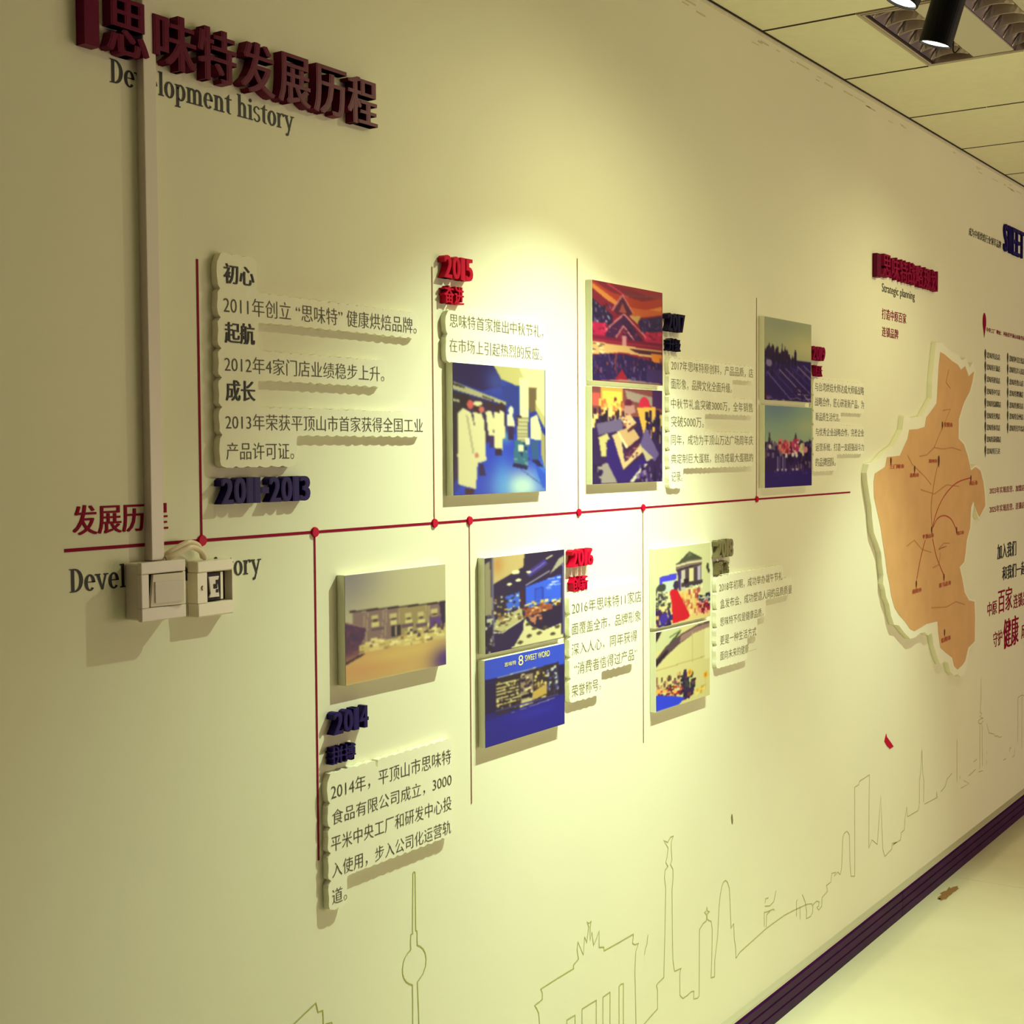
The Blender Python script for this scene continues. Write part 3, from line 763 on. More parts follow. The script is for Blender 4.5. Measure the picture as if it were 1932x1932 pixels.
a.poly([(.68, .40), (.80, .39), (.79, .60), (.67, .60)], (200, 190, 140))
for k in range(7): a.rect(.66+.005*(k % 3), .40+.03*k, .80, .408+.03*k, (120, 112, 90))
a.poly([(.64, .58), (.80, .60), (.79, .80), (.63, .77)], (40, 110, 120)); a.rect(.68, .62, .74, .67, (226, 220, 190)); a.speck(.64, .6, .8, .8, 14, .03, .02, [(20, 40, 80), (110, 150, 150)], 5); a.rect(.76, .56, .81, .62, (230, 226, 200))
a.poly([(.63, .76), (.79, .79), (.78, .82), (.62, .79)], (14, 20, 60))
a.poly([(.82, .40), (.9, .37), (.95, .5), (.94, .58), (.82, .57)], (232, 224, 180)); a.poly([(.82, .59), (.92, .58), (.91, .74), (.84, .74)], (36, 90, 120)); a.poly([(.83, .74), (.91, .74), (.97, .8), (.9, .79)], (20, 20, 66))
a.poly([(.94, .5), (1, .55), (1, .84), (.95, .72)], (170, 156, 104)); a.poly([(.86, .76), (1, .86), (1, .97), (.96, .97)], (34, 90, 180))
a.seg((.72, .82), (.96, .95), .008, (60, 90, 130))
photo('single photo board of workers in white coats on a blue floor, under the year 2015', (852.5, 687.7), (855.6, 937.5), (1029, 693), (1030, 925.5), a, t=.016, gain=.72)
# --- mall with a giant cone tree
a = Art(84, 120, (124, 14, 48))
a.poly([(0, 0), (1, 0), (1, .10), (.5, .02)], (150, 24, 50)); a.poly([(0, .05), (.3, .17), (.7, .25), (1, .17), (1, .06), (.7, .13), (.25, .09), (0, 0)], (172, 50, 36)); a.poly([(0, .08), (.2, .18), (.5, .27), (1, .22), (1, .15), (.7, .23), (.4, .2), (0, .03)], (214, 128, 62)); a.poly([(.5, .22), (1, .2), (1, .24), (.7, .30), (.5, .30)], (196, 90, 44))
a.seg((.2, .01), (.5, .12), .012, (220, 60, 100)); a.seg((.45, .1), (1, .05), .01, (90, 130, 90), .6)
a.poly([(0, .18), (.28, .33), (.25, .5), (0, .46)], (34, 16, 54)); a.poly([(.62, .34), (1, .25), (1, .48), (.7, .48)], (40, 20, 66)); a.poly([(.5, .3), (.68, .29), (.62, .38)], (190, 150, 90))
a.speck(.0, .22, .26, .44, 36, .014, .03, [(150, 150, 170), (70, 60, 110), (20, 10, 30)], 11); a.speck(.66, .3, 1, .46, 40, .014, .03, [(110, 100, 130), (60, 50, 110), (20, 10, 30)], 12)
a.poly([(0, .42), (.2, .42), (.16, .54), (0, .54)], (176, 16, 70)); a.poly([(.7, .46), (1, .42), (1, .55), (.74, .55)], (172, 20, 72)); a.speck(0, .4, .2, .52, 16, .03, .02, [(210, 40, 90), (120, 6, 60)], 13); a.speck(.72, .44, 1, .54, 16, .03, .02, [(210, 40, 90), (120, 6, 60)], 14)
a.poly([(.42, .29), (.44, .29), (.72, .56), (.62, .60), (.15, .59), (.2, .48)], (58, 16, 62)); a.poly([(.41, .10), (.56, .27), (.5, .31), (.34, .31), (.28, .27)], (74, 16, 54)); a.poly([(.41, .18), (.47, .28), (.36, .28)], (160, 70, 70))
for p, q in (((.41, .1), (.27, .27)), ((.41, .1), (.56, .27)), ((.42, .30), (.18, .48)), ((.44, .30), (.74, .5)), ((.42, .42), (.32, .54)), ((.43, .42), (.56, .54))): a.seg(p, q, .018, (206, 120, 130))
a.poly([(.42, .44), (.5, .55), (.34, .55)], (120, 20, 60)); a.speck(.2, .42, .68, .58, 46, .02, .015, [(90, 30, 90), (40, 8, 50), (140, 40, 70)], 15)
a.rect(0, .55, 1, .605, (112, 10, 50)); a.rect(0, .585, 1, .60, (150, 30, 60)); a.rect(.40, .52, .46, .66, (196, 130, 140))
a.poly([(0, .61), (.5, .62), (1, .63), (1, .72), (.7, .71), (.4, .69), (.1, .73), (0, .74)], (206, 160, 106)); a.poly([(.5, .64), (1, .64), (1, .69), (.6, .68)], (70, 24, 44)); a.poly([(.82, .67), (1, .67), (1, .77), (.85, .76)], (212, 120, 40))
a.speck(0, .61, .16, .72, 14, .05, .01, [(40, 20, 40), (230, 200, 150)], 16)
a.poly([(0, .75), (.2, .72), (.45, .71), (.8, .75), (1, .77), (1, 1), (0, 1)], (32, 16, 62)); a.speck(0, .73, 1, .97, 150, .016, .04, [(16, 8, 34), (60, 36, 90), (96, 76, 116), (40, 20, 60), (120, 50, 60)], 17)
a.poly([(.40, .86), (.5, 1), (.28, 1)], (140, 14, 40)); a.poly([(.75, .84), (1, .84), (1, .97), (.75, .97)], (54, 36, 80)); a.poly([(.0, 1), (.5, .965), (1, .985), (1, 1)], (170, 150, 130), .7)
photo('upper photo board of a giant cone tree inside a red mall, beside 2017', (1116.8, 527), (1117, 719.5), (1250, 552), (1250, 726.5), a, gain=.85, group='stacked photo boards')
# --- tiered cake
a = Art(84, 120, (38, 18, 60))
a.rect(0, 0, 1, .30, (120, 60, 60)); a.rect(.12, .0, .42, .24, (220, 150, 70)); a.rect(.14, .04, .4, .16, (236, 190, 80)); a.rect(0, .06, .1, .2, (196, 80, 70)); a.poly([(.45, .02), (1, .1), (1, .2), (.48, .12)], (150, 130, 120)); a.rect(.85, .0, 1, .2, (60, 24, 70)); a.ell(.73, .18, .08, .1, (190, 30, 60)); a.poly([(.62, .2), (.9, .18), (.88, .45), (.72, .5)], (214, 160, 70))
a.speck(.1, .12, .42, .28, 24, .03, .06, [(200, 100, 60), (240, 190, 90), (90, 30, 40)], 21)
a.speck(0, .24, .45, .38, 50, .025, .09, [(18, 8, 26), (40, 20, 50), (226, 190, 120), (30, 14, 40)], 22); a.speck(.75, .26, 1, .55, 40, .03, .08, [(18, 8, 36), (50, 26, 70), (190, 160, 90), (20, 10, 40)], 23)
a.poly([(.05, .38), (.4, .32), (.42, .44), (.08, .5)], (96, 84, 110)); a.poly([(.75, .4), (.95, .7), (.88, .78), (.66, .6)], (92, 78, 116))
a.poly([(.08, .52), (.2, .48), (.24, .54), (.18, .58), (.22, .72), (.12, .72)], (186, 170, 110))
a.poly([(.26, .5), (.38, .46), (.44, .78), (.66, .58), (.72, .66), (.42, .86)], (196, 164, 118)); a.poly([(.44, .66), (.62, .56), (.66, .6), (.46, .78)], (70, 24, 56)); a.speck(.46, .6, .64, .74, 20, .03, .015, [(150, 90, 90), (90, 40, 70), (210, 180, 140)], 24)
a.poly([(.33, .46), (.55, .40), (.66, .52), (.46, .64)], (186, 146, 104)); a.poly([(.33, .46), (.36, .46), (.49, .62), (.46, .64)], (220, 196, 150)); a.poly([(.46, .64), (.66, .52), (.66, .56), (.47, .68)], (50, 14, 50))
a.poly([(.38, .31), (.52, .27), (.61, .36), (.48, .44)], (196, 160, 120)); a.poly([(.48, .44), (.61, .36), (.61, .40), (.49, .47)], (70, 26, 46)); a.speck(.42, .30, .56, .4, 12, .025, .02, [(120, 50, 60), (220, 196, 150)], 25)
a.ell(.5, .17, .05, .05, (60, 16, 40)); a.poly([(.44, .18), (.58, .17), (.6, .25), (.5, .28), (.43, .24)], (170, 120, 116)); a.ell(.5, .15, .05, .035, (90, 20, 46))
a.poly([(.2, .55), (.28, .52), (.42, .88), (.8, .68), (.82, .76), (.5, .98), (.38, 1), (.18, .8)], (34, 16, 82)); a.poly([(.66, .6), (.86, .74), (.76, .78)], (176, 160, 130))
a.poly([(.06, .82), (.2, .78), (.34, 1), (.1, 1)], (140, 126, 122)); a.poly([(.72, .8), (.78, .8), (.56, 1), (.5, 1)], (190, 180, 160)); a.speck(.62, .82, 1, 1, 40, .03, .04, [(30, 12, 60), (70, 50, 100), (16, 6, 40), (120, 100, 130)], 26); a.speck(0, .8, .12, 1, 16, .03, .04, [(30, 12, 60), (16, 6, 40)], 27)
photo('lower photo board of a tiered square cake in a crowd, beside the 2017 panel', (1116.8, 730.8), (1117, 913.4), (1249.5, 734), (1249.5, 909.5), a, gain=.8, group='stacked photo boards')
# --- blue shop interior
a = Art(96, 120, (24, 18, 54))
a.poly([(.08, 0), (.52, 0), (.46, .14), (.1, .28)], (206, 180, 120)); a.soft(.15, .08, .07, .1, (200, 140, 70), .8); a.poly([(0, .06), (.06, .03), (.08, .6), (0, .6)], (150, 140, 110)); a.seg((.085, 0), (.1, .9), .02, (120, 120, 140))
a.poly([(.48, 0), (1, 0), (1, .3), (.48, .34), (.1, .34), (.46, .15)], (28, 18, 52)); a.poly([(.5, .2), (.74, .08), (.78, .14), (.54, .26)], (56, 50, 120)); a.seg((.52, .23), (.74, .12), .012, (130, 120, 180)); a.seg((.76, .08), (.84, .05), .014, (220, 210, 170)); a.poly([(.92, .1), (1, .06), (1, .14), (.8, .26)], (170, 160, 140)); a.seg((.5, .34), (.8, .22), .014, (150, 150, 160))
for u, v, r in ((.37, .185, .05), (.40, .275, .035), (.29, .305, .03), (.53, .2, .03)): a.ell(u, v, r, r*.5, (240, 234, 190))
a.poly([(.49, .36), (.98, .27), (.98, .56), (.49, .58)], (44, 104, 206)); a.rect(.61, .4, .70, .52, (36, 90, 190)); a.speck(.78, .3, .94, .42, 16, .05, .012, [(200, 220, 236), (120, 160, 220)], 31)
for p, q in (((.61, .4), (.71, .39)), ((.71, .39), (.71, .53)), ((.61, .4), (.61, .55)), ((.5, .55), (.8, .52))): a.seg(p, q, .012, (26, 60, 150))
a.poly([(.24, .43), (.42, .40), (.42, .56), (.26, .6)], (50, 110, 196)); a.rect(.1, .42, .24, .62, (36, 28, 44)); a.speck(.1, .42, .42, .6, 40, .025, .02, [(210, 170, 80), (60, 40, 40), (200, 200, 190), (30, 20, 40)], 32); a.rect(.43, .38, .47, .6, (60, 20, 30))
a.speck(.48, .54, .98, .62, 50, .04, .025, [(170, 90, 50), (210, 180, 90), (90, 40, 30), (60, 110, 190), (220, 210, 160)], 33); a.poly([(.47, .60), (.76, .58), (.84, .6), (.84, .66), (.6, .72), (.48, .68)], (150, 76, 46)); a.speck(.48, .58, .76, .7, 30, .03, .02, [(196, 120, 70), (90, 36, 24), (230, 190, 130)], 34)
a.poly([(.54, .68), (.92, .64), (.9, .78), (.72, .86), (.55, .78)], (26, 18, 48)); a.speck(.56, .68, .7, .78, 14, .03, .03, [(190, 120, 90), (60, 24, 40)], 35)
a.poly([(.48, .7), (.56, .8), (.72, .87), (.98, .82), (.98, 1), (.3, 1), (.44, .8)], (222, 212, 160))
for u, v in ((.53, .9), (.66, .89), (.74, .84), (.84, .93), (.6, .83), (.52, .77), (.42, .95), (.9, .86)): a.ell(u, v, .035, .018, (80, 66, 46))
a.poly([(.12, .66), (.44, .58), (.46, .7), (.2, .8), (.1, .76)], (190, 180, 130)); a.speck(.12, .6, .44, .74, 44, .04, .02, [(110, 90, 60), (230, 220, 170), (60, 50, 40), (160, 120, 70)], 36); a.poly([(.1, .80), (.2, .82), (.46, .70), (.46, .82), (.34, .98), (.1, 1)], (30, 20, 60)); a.seg((.1, .79), (.2, .81), .012, (230, 220, 180)); a.seg((.2, .81), (.46, .7), .012, (230, 220, 180))
a.poly([(0, .6), (.09, .62), (.09, 1), (0, 1)], (24, 14, 44)); a.speck(0, .6, .1, 1, 20, .03, .04, [(190, 190, 170), (20, 10, 30), (90, 90, 110)], 37); a.rect(.96, .15, 1, .95, (100, 100, 130)); a.seg((.965, .2), (.965, .95), .016, (26, 16, 50))
photo('upper photo board of a shop interior with blue walls, left of the year 2016', (914.4, 1052.6), (914.6, 1235), (1065, 1036), (1065, 1204), a, gain=.80, group='stacked photo boards')
# --- blue shop front
a = Art(96, 110, (22, 26, 104))
a.rect(0, 0, 1, .26, (44, 86, 190)); a.poly([(0, .26), (0, .22), (1, .25), (1, .28)], (14, 14, 60)); a.seg((.15, .23), (.62, .215), .01, (190, 190, 170))
a.rect(0, .27, .12, .62, (18, 16, 60)); a.rect(.92, .27, 1, .62, (18, 14, 60)); a.poly([(.12, .25), (.92, .21), (.92, .62), (.12, .66)], (40, 32, 40))
for k in range(7): a.rect(.13, .30+.04*k, .41, .318+.04*k, (206, 190, 130))
a.speck(.13, .28, .42, .62, 70, .02, .025, [(230, 214, 150), (60, 40, 30), (180, 150, 90), (30, 20, 30)], 41)
a.rect(.43, .27, .58, .66, (150, 130, 110)); a.speck(.43, .27, .58, .64, 44, .03, .03, [(220, 206, 160), (70, 40, 50), (110, 80, 70), (30, 24, 50)], 42); a.rect(.44, .51, .57, .55, K); a.rect(.44, .56, .57, .62, (200, 190, 140))
a.speck(.6, .26, .76, .6, 60, .025, .035, [(200, 170, 100), (90, 60, 40), (226, 200, 120), (40, 30, 40)], 43); a.speck(.76, .26, .91, .56, 50, .025, .035, [(60, 70, 120), (190, 190, 180), (30, 30, 70)], 44); a.poly([(.58, .5), (.76, .44), (.76, .56), (.58, .6)], (196, 160, 80))
a.rect(.125, .60, .92, .615, (60, 60, 120)); a.poly([(.12, .66), (.92, .62), (.92, .64), (.12, .69)], (30, 30, 100)); a.seg((.12, .70), (.86, .64), .012, (150, 150, 170)); a.poly([(0, .70), (1, .64), (1, 1), (0, 1)], (26, 30, 128)); a.soft(.6, .75, .3, .06, (40, 46, 150), .7)
shop = photo('lower photo board of a blue shop front with a lit window, beside the 2016 panel', (914.2, 1245), (914.6, 1412.7), (1065, 1214), (1065, 1366), a, gain=.80, group='stacked photo boards')
xl, xr, zb_, zt_, t = shop['_box']
M['cream_letter'] = mat('cream_shop_letter', (226, 218, 160), .5)
link('shop_sign_lettering', lettering('SWEET WORD', xl+(xr-xl)*.48, xl+(xr-xl)*.80, zt_-(zt_-zb_)*.045, zt_-(zt_-zb_)*.115, 'ink', t+.001, smear=.03), M['cream_letter'], shop)
link('shop_sign_emblem', lettering('8', xl+(xr-xl)*.40, xl+(xr-xl)*.46, zt_-(zt_-zb_)*.03, zt_-(zt_-zb_)*.15, 'ink', t+.001), M['cream_letter'], shop)
link('shop_sign_lettering', lettering('思味特', xl+(xr-xl)*.23, xl+(xr-xl)*.37, zt_-(zt_-zb_)*.075, zt_-(zt_-zb_)*.125, 'ink', t+.001, smear=.02), M['cream_letter'], shop)
# --- red carpet
a = Art(84, 110, (206, 204, 156))
a.speck(0, .5, .2, .74, 60, .04, .03, [(40, 40, 50), (90, 90, 80), (180, 176, 130), (60, 56, 70)], 51); a.poly([(.07, .36), (.37, .34), (.37, .42), (.12, .44), (.12, .52), (.07, .52)], (66, 70, 186)); a.rect(.12, .43, .36, .56, (190, 200, 190)); a.ell(.1, .5, .08, .05, (56, 60, 50)); a.ell(.36, .5, .05, .06, (46, 40, 60))
a.poly([(.38, .30), (.83, .26), (.83, .54), (.40, .56)], (70, 56, 66)); a.poly([(.45, .32), (.53, .32), (.53, .58), (.44, .58)], (190, 180, 170)); a.poly([(.60, .30), (.68, .29), (.68, .54), (.6, .55)], (214, 204, 150)); a.poly([(.75, .28), (.82, .27), (.81, .54), (.75, .54)], (180, 170, 190)); a.rect(.40, .32, .44, .62, (60, 46, 100))
a.poly([(.36, .22), (.60, .18), (.84, .19), (.83, .29), (.6, .31), (.38, .32), (.35, .28)], (120, 100, 96)); a.poly([(.35, .24), (.6, .215), (.84, .22), (.84, .24), (.6, .24), (.36, .265)], (206, 196, 160)); a.poly([(.36, .30), (.6, .275), (.83, .265), (.83, .28), (.6, .30), (.37, .325)], (50, 36, 50)); a.poly([(.60, .08), (.84, .19), (.83, .2), (.6, .2), (.36, .235)], (70, 76, 54)); a.poly([(.6, .08), (.66, .14), (.56, .16)], (100, 104, 80))
a.rect(.45, .48, .85, .54, (60, 50, 60)); a.rect(.5, .44, .58, .5, (36, 20, 30)); a.speck(.38, .54, .98, .66, 60, .03, .025, [(220, 216, 170), (150, 160, 120), (190, 190, 150), (236, 230, 190)], 52); a.rect(.85, .52, 1, .7, (206, 206, 160)); a.ell(.95, .32, .025, .05, (50, 60, 40)); a.ell(.97, .38, .02, .03, (60, 50, 60))
a.rect(0, .74, .3, .84, (216, 196, 130)); a.speck(0, .70, .3, .8, 20, .05, .03, [(60, 60, 50), (210, 200, 150)], 53)
a.poly([(.3, .58), (.56, .58), (1, .84), (1, 1), (.2, 1)], (216, 190, 120)); a.speck(.48, .60, .8, .9, 60, .04, .05, [(196, 110, 60), (220, 170, 90), (170, 70, 60), (230, 200, 140)], 54); a.speck(.78, .66, 1, .8, 26, .05, .03, [(20, 24, 40), (60, 60, 80), (150, 150, 150)], 55); a.speck(.74, .78, .98, .94, 40, .04, .03, [(190, 20, 60), (150, 10, 50), (220, 120, 110), (90, 10, 40)], 56)
a.poly([(.24, .57), (.28, .54), (.38, .56), (.61, .93), (.56, .97), (.30, .99), (.28, .72)], (196, 14, 34))
a.speck(0, .8, .26, 1, 50, .05, .05, [(46, 34, 96), (120, 80, 60), (60, 24, 60), (200, 170, 110), (30, 24, 70)], 57); a.ell(.14, .9, .07, .07, (56, 46, 130))
photo('upper photo board of a red carpet leading to a round pavilion, beside 2018', (1236.3, 1037.6), (1236.5, 1185.4), (1340, 1021.3), (1340, 1163.7), a, gain=.95, group='stacked photo boards')
# --- hall with flowers
a = Art(84, 110, (208, 198, 140))
a.poly([(0, 0), (.45, 0), (.3, .2), (0, .24)], (196, 196, 150)); a.seg((.42, .06), (.2, .22), .03, (60, 70, 44)); a.seg((.24, .1), (.44, .04), .02, (110, 130, 80))
a.poly([(0, .33), (.18, .20), (.45, .09), (.75, .02), (1, 0), (1, .08), (.7, .12), (.4, .22), (.16, .34), (0, .44)], (84, 64, 72)); a.poly([(.45, .11), (.75, .04), (1, .03), (1, .08), (.7, .12), (.42, .2)], (150, 116, 112)); a.poly([(0, .0), (.1, .0), (.03, .1), (0, .12)], (50, 30, 44)); a.poly([(.0, .36), (.2, .24), (.22, .28), (0, .43)], (40, 24, 36))
a.seg((.66, .1), (.66, .5), .008, (180, 168, 110)); a.seg((0, .48), (1, .46), .01, (176, 150, 100)); a.rect(.9, .1, 1, .5, (220, 212, 160))
a.speck(0, .60, .55, .76, 70, .03, .05, [(60, 50, 40), (150, 100, 80), (206, 170, 110), (120, 70, 90), (220, 206, 150)], 61); a.speck(0, .74, .62, .88, 60, .05, .035, [(190, 40, 40), (220, 120, 60), (120, 24, 50), (230, 170, 80), (60, 30, 60)], 62); a.poly([(.5, .56), (.54, .56), (.58, .72), (.7, .8), (.68, .92), (.52, .96), (.46, .8)], (44, 32, 66)); a.speck(.46, .62, .7, .94, 30, .04, .04, [(20, 14, 40), (50, 60, 60), (110, 40, 60)], 63)
for u, v in ((.61, .62), (.92, .71)): a.ell(u, v, .05, .045, (220, 186, 50)); a.ell(u, v, .02, .03, (206, 110, 60)); a.seg((u, v+.05), (u, v+.2), .014, (200, 180, 110))
a.speck(.72, .84, .9, .94, 20, .04, .03, [(226, 196, 90), (200, 160, 70), (230, 220, 160)], 64)
a.poly([(0, .79), (.3, .86), (.52, .93), (.4, 1), (0, 1)], (38, 70, 196))
photo('lower photo board of a pale hall with flowers and blue corner, beside the 2018 panel', (1236.8, 1194), (1237.5, 1347.4), (1340, 1169), (1338, 1309), a, gain=.95, group='stacked photo boards')
# --- parade ground with trees
a = Art(84, 110, (168, 172, 134))
a.soft(.3, .05, .5, .15, (150, 158, 136), .8); a.soft(.9, .3, .4, .14, (198, 192, 140), .9)
a.poly([(0, .48), (1, .48), (1, 1), (0, 1)], (40, 24, 76))
r = np.random.default_rng(5)
for k in range(30):
    u = k/45; h = .30+.10*r.random()+.05*u
    if .5 < u < .62: h += .07
    a.poly([(u-.025, .55), (u-.02, h+.05), (u, h), (u+.022, h+.06), (u+.03, .55)], [(34, 14, 50), (48, 20, 60), (26, 10, 44)][k % 3])
for u, h in ((.1, .28), (.27, .3), (.36, .29)): a.poly([(u-.03, .5), (u, h), (u+.03, .5)], (36, 16, 52))
a.speck(0, .5, 1, .74, 140, .012, .05, [(24, 10, 50), (60, 40, 96), (86, 74, 120), (44, 26, 80), (20, 8, 34)], 71); a.ell(.09, .55, .06, .045, (130, 120, 150))
for k in range(7): a.seg((.05+.13*k, .66-.02*k), (.55+.2*k, .98+.0*k), .022, [(96, 84, 130), (60, 46, 104), (120, 104, 140)][k % 3])
a.speck(.55, .82, 1, .98, 30, .08, .012, [(150, 130, 150), (50, 30, 80), (30, 12, 50)], 72); a.rect(0, .9, .06, 1, (60, 10, 40)); a.speck(.06, .92, .6, 1, 22, .09, .012, [(140, 124, 150), (46, 28, 84)], 73)
photo('upper photo board of tall dark trees over a parade ground, left of the year 2019', (1442, 596.5), (1442, 756.3), (1530.5, 612), (1530.5, 759), a, gain=.95, group='stacked photo boards')
# --- group of people
a = Art(84, 110, (148, 170, 144))
a.soft(.2, .0, .6, .24, (110, 140, 146), 1); a.soft(.9, .25, .3, .12, (170, 180, 140), .8)
for u, h, wd in ((.09, .30, .05), (.64, .32, .09), (.3, .42, .05), (.75, .40, .08), (.95, .40, .1), (.2, .44, .04)): a.poly([(u-wd, .56), (u, h), (u+wd, .56)], (46, 50, 52))
a.poly([(0, .46), (.06, .44), (.25, .48), (.5, .46), (.75, .46), (1, .42), (1, 1), (0, 1)], (44, 22, 76))
a.speck(0, .46, 1, .62, 90, .04, .06, [(30, 14, 50), (84, 50, 80), (50, 30, 66), (110, 100, 120), (24, 10, 40)], 81)
a.speck(.26, .43, .52, .58, 40, .05, .05, [(196, 60, 80), (220, 120, 120), (150, 30, 60), (206, 150, 130)], 82); a.speck(.56, .42, .72, .58, 24, .05, .05, [(196, 60, 110), (170, 40, 80), (226, 200, 200)], 83); a.speck(.74, .44, .82, .6, 10, .04, .05, [(210, 200, 150), (170, 160, 130)], 84); a.ell(.86, .54, .05, .04, (206, 130, 150))
for u in (.25, .29, .36, .4): a.rect(u, .62, u+.02, .78, (130, 126, 160))
for u, v in ((.44, .61), (.58, .6), (.66, .61), (.1, .5)): a.ell(u, v, .03, .03, (214, 206, 200))
a.speck(.44, .62, .98, .78, 40, .03, .08, [(30, 12, 60), (60, 40, 90), (110, 90, 110), (20, 8, 40)], 85)
a.rect(0, .80, 1, 1, (42, 20, 96))
for u in (.26, .35, .43, .58, .67): a.ell(u, .785, .025, .014, (190, 180, 190))
a.speck(.1, .8, .9, .86, 40, .04, .008, [(60, 44, 110), (30, 12, 70), (84, 66, 120)], 86)
photo('lower photo board of people in red and dark clothes, beside the 2019 panel', (1442.5, 765), (1443, 921.5), (1531, 767.5), (1532, 916), a, gain=.95, group='stacked photo boards')

# ================================================================== map board
def z5(p): return W(1600+.2795*p[0], 400+.2795*p[1], .018)
def z6(p): return W(1600+.2899*p[0], 880+.2899*p[1], .018)
edge = [z5(p) for p in ((595, 880), (590, 930), (578, 1040), (568, 1150), (565, 1255), (530, 1320), (500, 1378), (445, 1390), (430, 1400), (400, 1375), (378, 1380), (366, 1470), (335, 1530), (308, 1580), (270, 1605), (238, 1630), (215, 1662), (188, 1690), (140, 1702), (126, 1760), (130, 1815))]
edge += [z6(p) for p in ((140, 190), (152, 262), (158, 350), (168, 430), (195, 500), (215, 560), (222, 640), (230, 700), (228, 760), (240, 800), (248, 850), (268, 900), (280, 970), (300, 1030), (330, 1035), (365, 1080), (405, 1122), (440, 1112), (470, 1085), (500, 1080), (520, 1100), (545, 1085), (556, 1160), (580, 1240), (602, 1288), (630, 1270), (652, 1278), (665, 1335), (690, 1362), (712, 1352), (735, 1368), (752, 1362), (768, 1325), (780, 1260), (790, 1190), (832, 1142), (834, 980), (830, 868), (790, 860), (768, 820), (752, 735), (735, 655), (765, 620), (772, 560), (780, 480), (802, 400), (812, 300), (822, 235), (836, 300), (852, 345), (884, 290), (903, 262), (898, 180), (888, 100), (872, 40), (858, 5))]
edge += [z5(p) for p in ((888, 1720), (862, 1705), (832, 1732), (816, 1650), (790, 1560), (755, 1525), (756, 1400), (776, 1330), (792, 1280), (830, 1218), (850, 1140), (862, 1070), (845, 1015), (820, 1050), (800, 985), (770, 1000), (745, 965), (700, 945), (655, 905), (640, 885))]
area = [z5(p) for p in ((622, 945), (612, 1040), (605, 1160), (598, 1290), (560, 1345), (528, 1385), (518, 1450), (470, 1465), (412, 1470), (402, 1530), (385, 1565), (350, 1645), (262, 1655), (250, 1720), (180, 1765), (172, 1820))]
area += [z6(p) for p in ((168, 200), (190, 300), (212, 400), (226, 500), (242, 600), (252, 690), (268, 760), (280, 840), (302, 920), (330, 965), (370, 1010), (405, 1060), (432, 1072), (470, 1050), (510, 1025), (582, 1008), (588, 1090), (600, 1180), (640, 1215), (678, 1245), (690, 1300), (712, 1322), (742, 1295), (762, 1265), (782, 1180), (824, 1138), (826, 980), (822, 880), (786, 872), (758, 820), (744, 735), (726, 655), (756, 620), (764, 560), (772, 480), (794, 400), (800, 270), (815, 225), (840, 300), (854, 330), (880, 280), (893, 255), (889, 180), (880, 100), (862, 30))]
area += [z5(p) for p in ((880, 1735), (860, 1722), (830, 1745), (808, 1650), (782, 1570), (746, 1530), (747, 1400), (768, 1330), (785, 1280), (820, 1215), (840, 1140), (850, 1075), (815, 1110), (790, 1040), (762, 1065), (740, 1030), (700, 1005), (650, 960))]
mp = empty('map_board', (edge[20][0], 0, min(p[1] for p in edge)), 'white edged raised board cut to the outline of an orange province map', 'map')
link('board', bm_mesh('board', prism(edge, .0005, .018)), M['board'], mp)
link('map_area', bm_mesh('area', flat(area, .0186)), M['map'], mp)
TM = .0192
def ml(f, pts): return [f(p) for p in pts]
lines = [ml(z5, [(480, 1650), (530, 1640), (580, 1590), (640, 1600), (700, 1590), (760, 1610)]), ml(z5, [(580, 1590), (600, 1540), (690, 1330), (640, 1340)]), ml(z5, [(690, 1190), (660, 1150), (680, 1060)]),
         ml(z6, [(470, 150), (560, 180), (640, 120), (720, 130)]), ml(z6, [(640, 520), (590, 540), (620, 500), (660, 500)]), ml(z6, [(380, 520), (430, 480), (480, 540), (540, 560)]), ml(z6, [(540, 920), (640, 915), (700, 880), (760, 900)]), ml(z6, [(550, 660), (590, 640), (600, 560)]), ml(z5, [(400, 1640), (430, 1700), (520, 1790), (560, 1840)])]
link('district_line', ribbon(lines, .004, TM), M['mapline'], mp)
def arc(f, pts, n=10): return [(v.x, v.y) for v in smooth_curve([f(p) + (0,) for p in pts], n)]
for pts in (((548, 400), (570, 310), (620, 200), (700, 110), (795, 74)), ((552, 395), (580, 340), (625, 320), (670, 345), (702, 410)), ((500, 480), (470, 600), (445, 735)), ((548, 470), (575, 590), (620, 705)), ((545, 390), (540, 250), (560, 100), (580, 0), (592, -70))):
    link('route_line', ribbon([arc(z6, pts)], .0038, TM+.0004), M['mapred'] if pts[0][0] != 545 else M['mapline'], mp)
def pin(x, z, s):
    pts = [(x+s*.5*math.cos(q), z+s*.9*math.sin(q)) for q in np.linspace(-.4, math.pi+.4, 10)]; pts.append((x, z-s*1.5))
    return pts
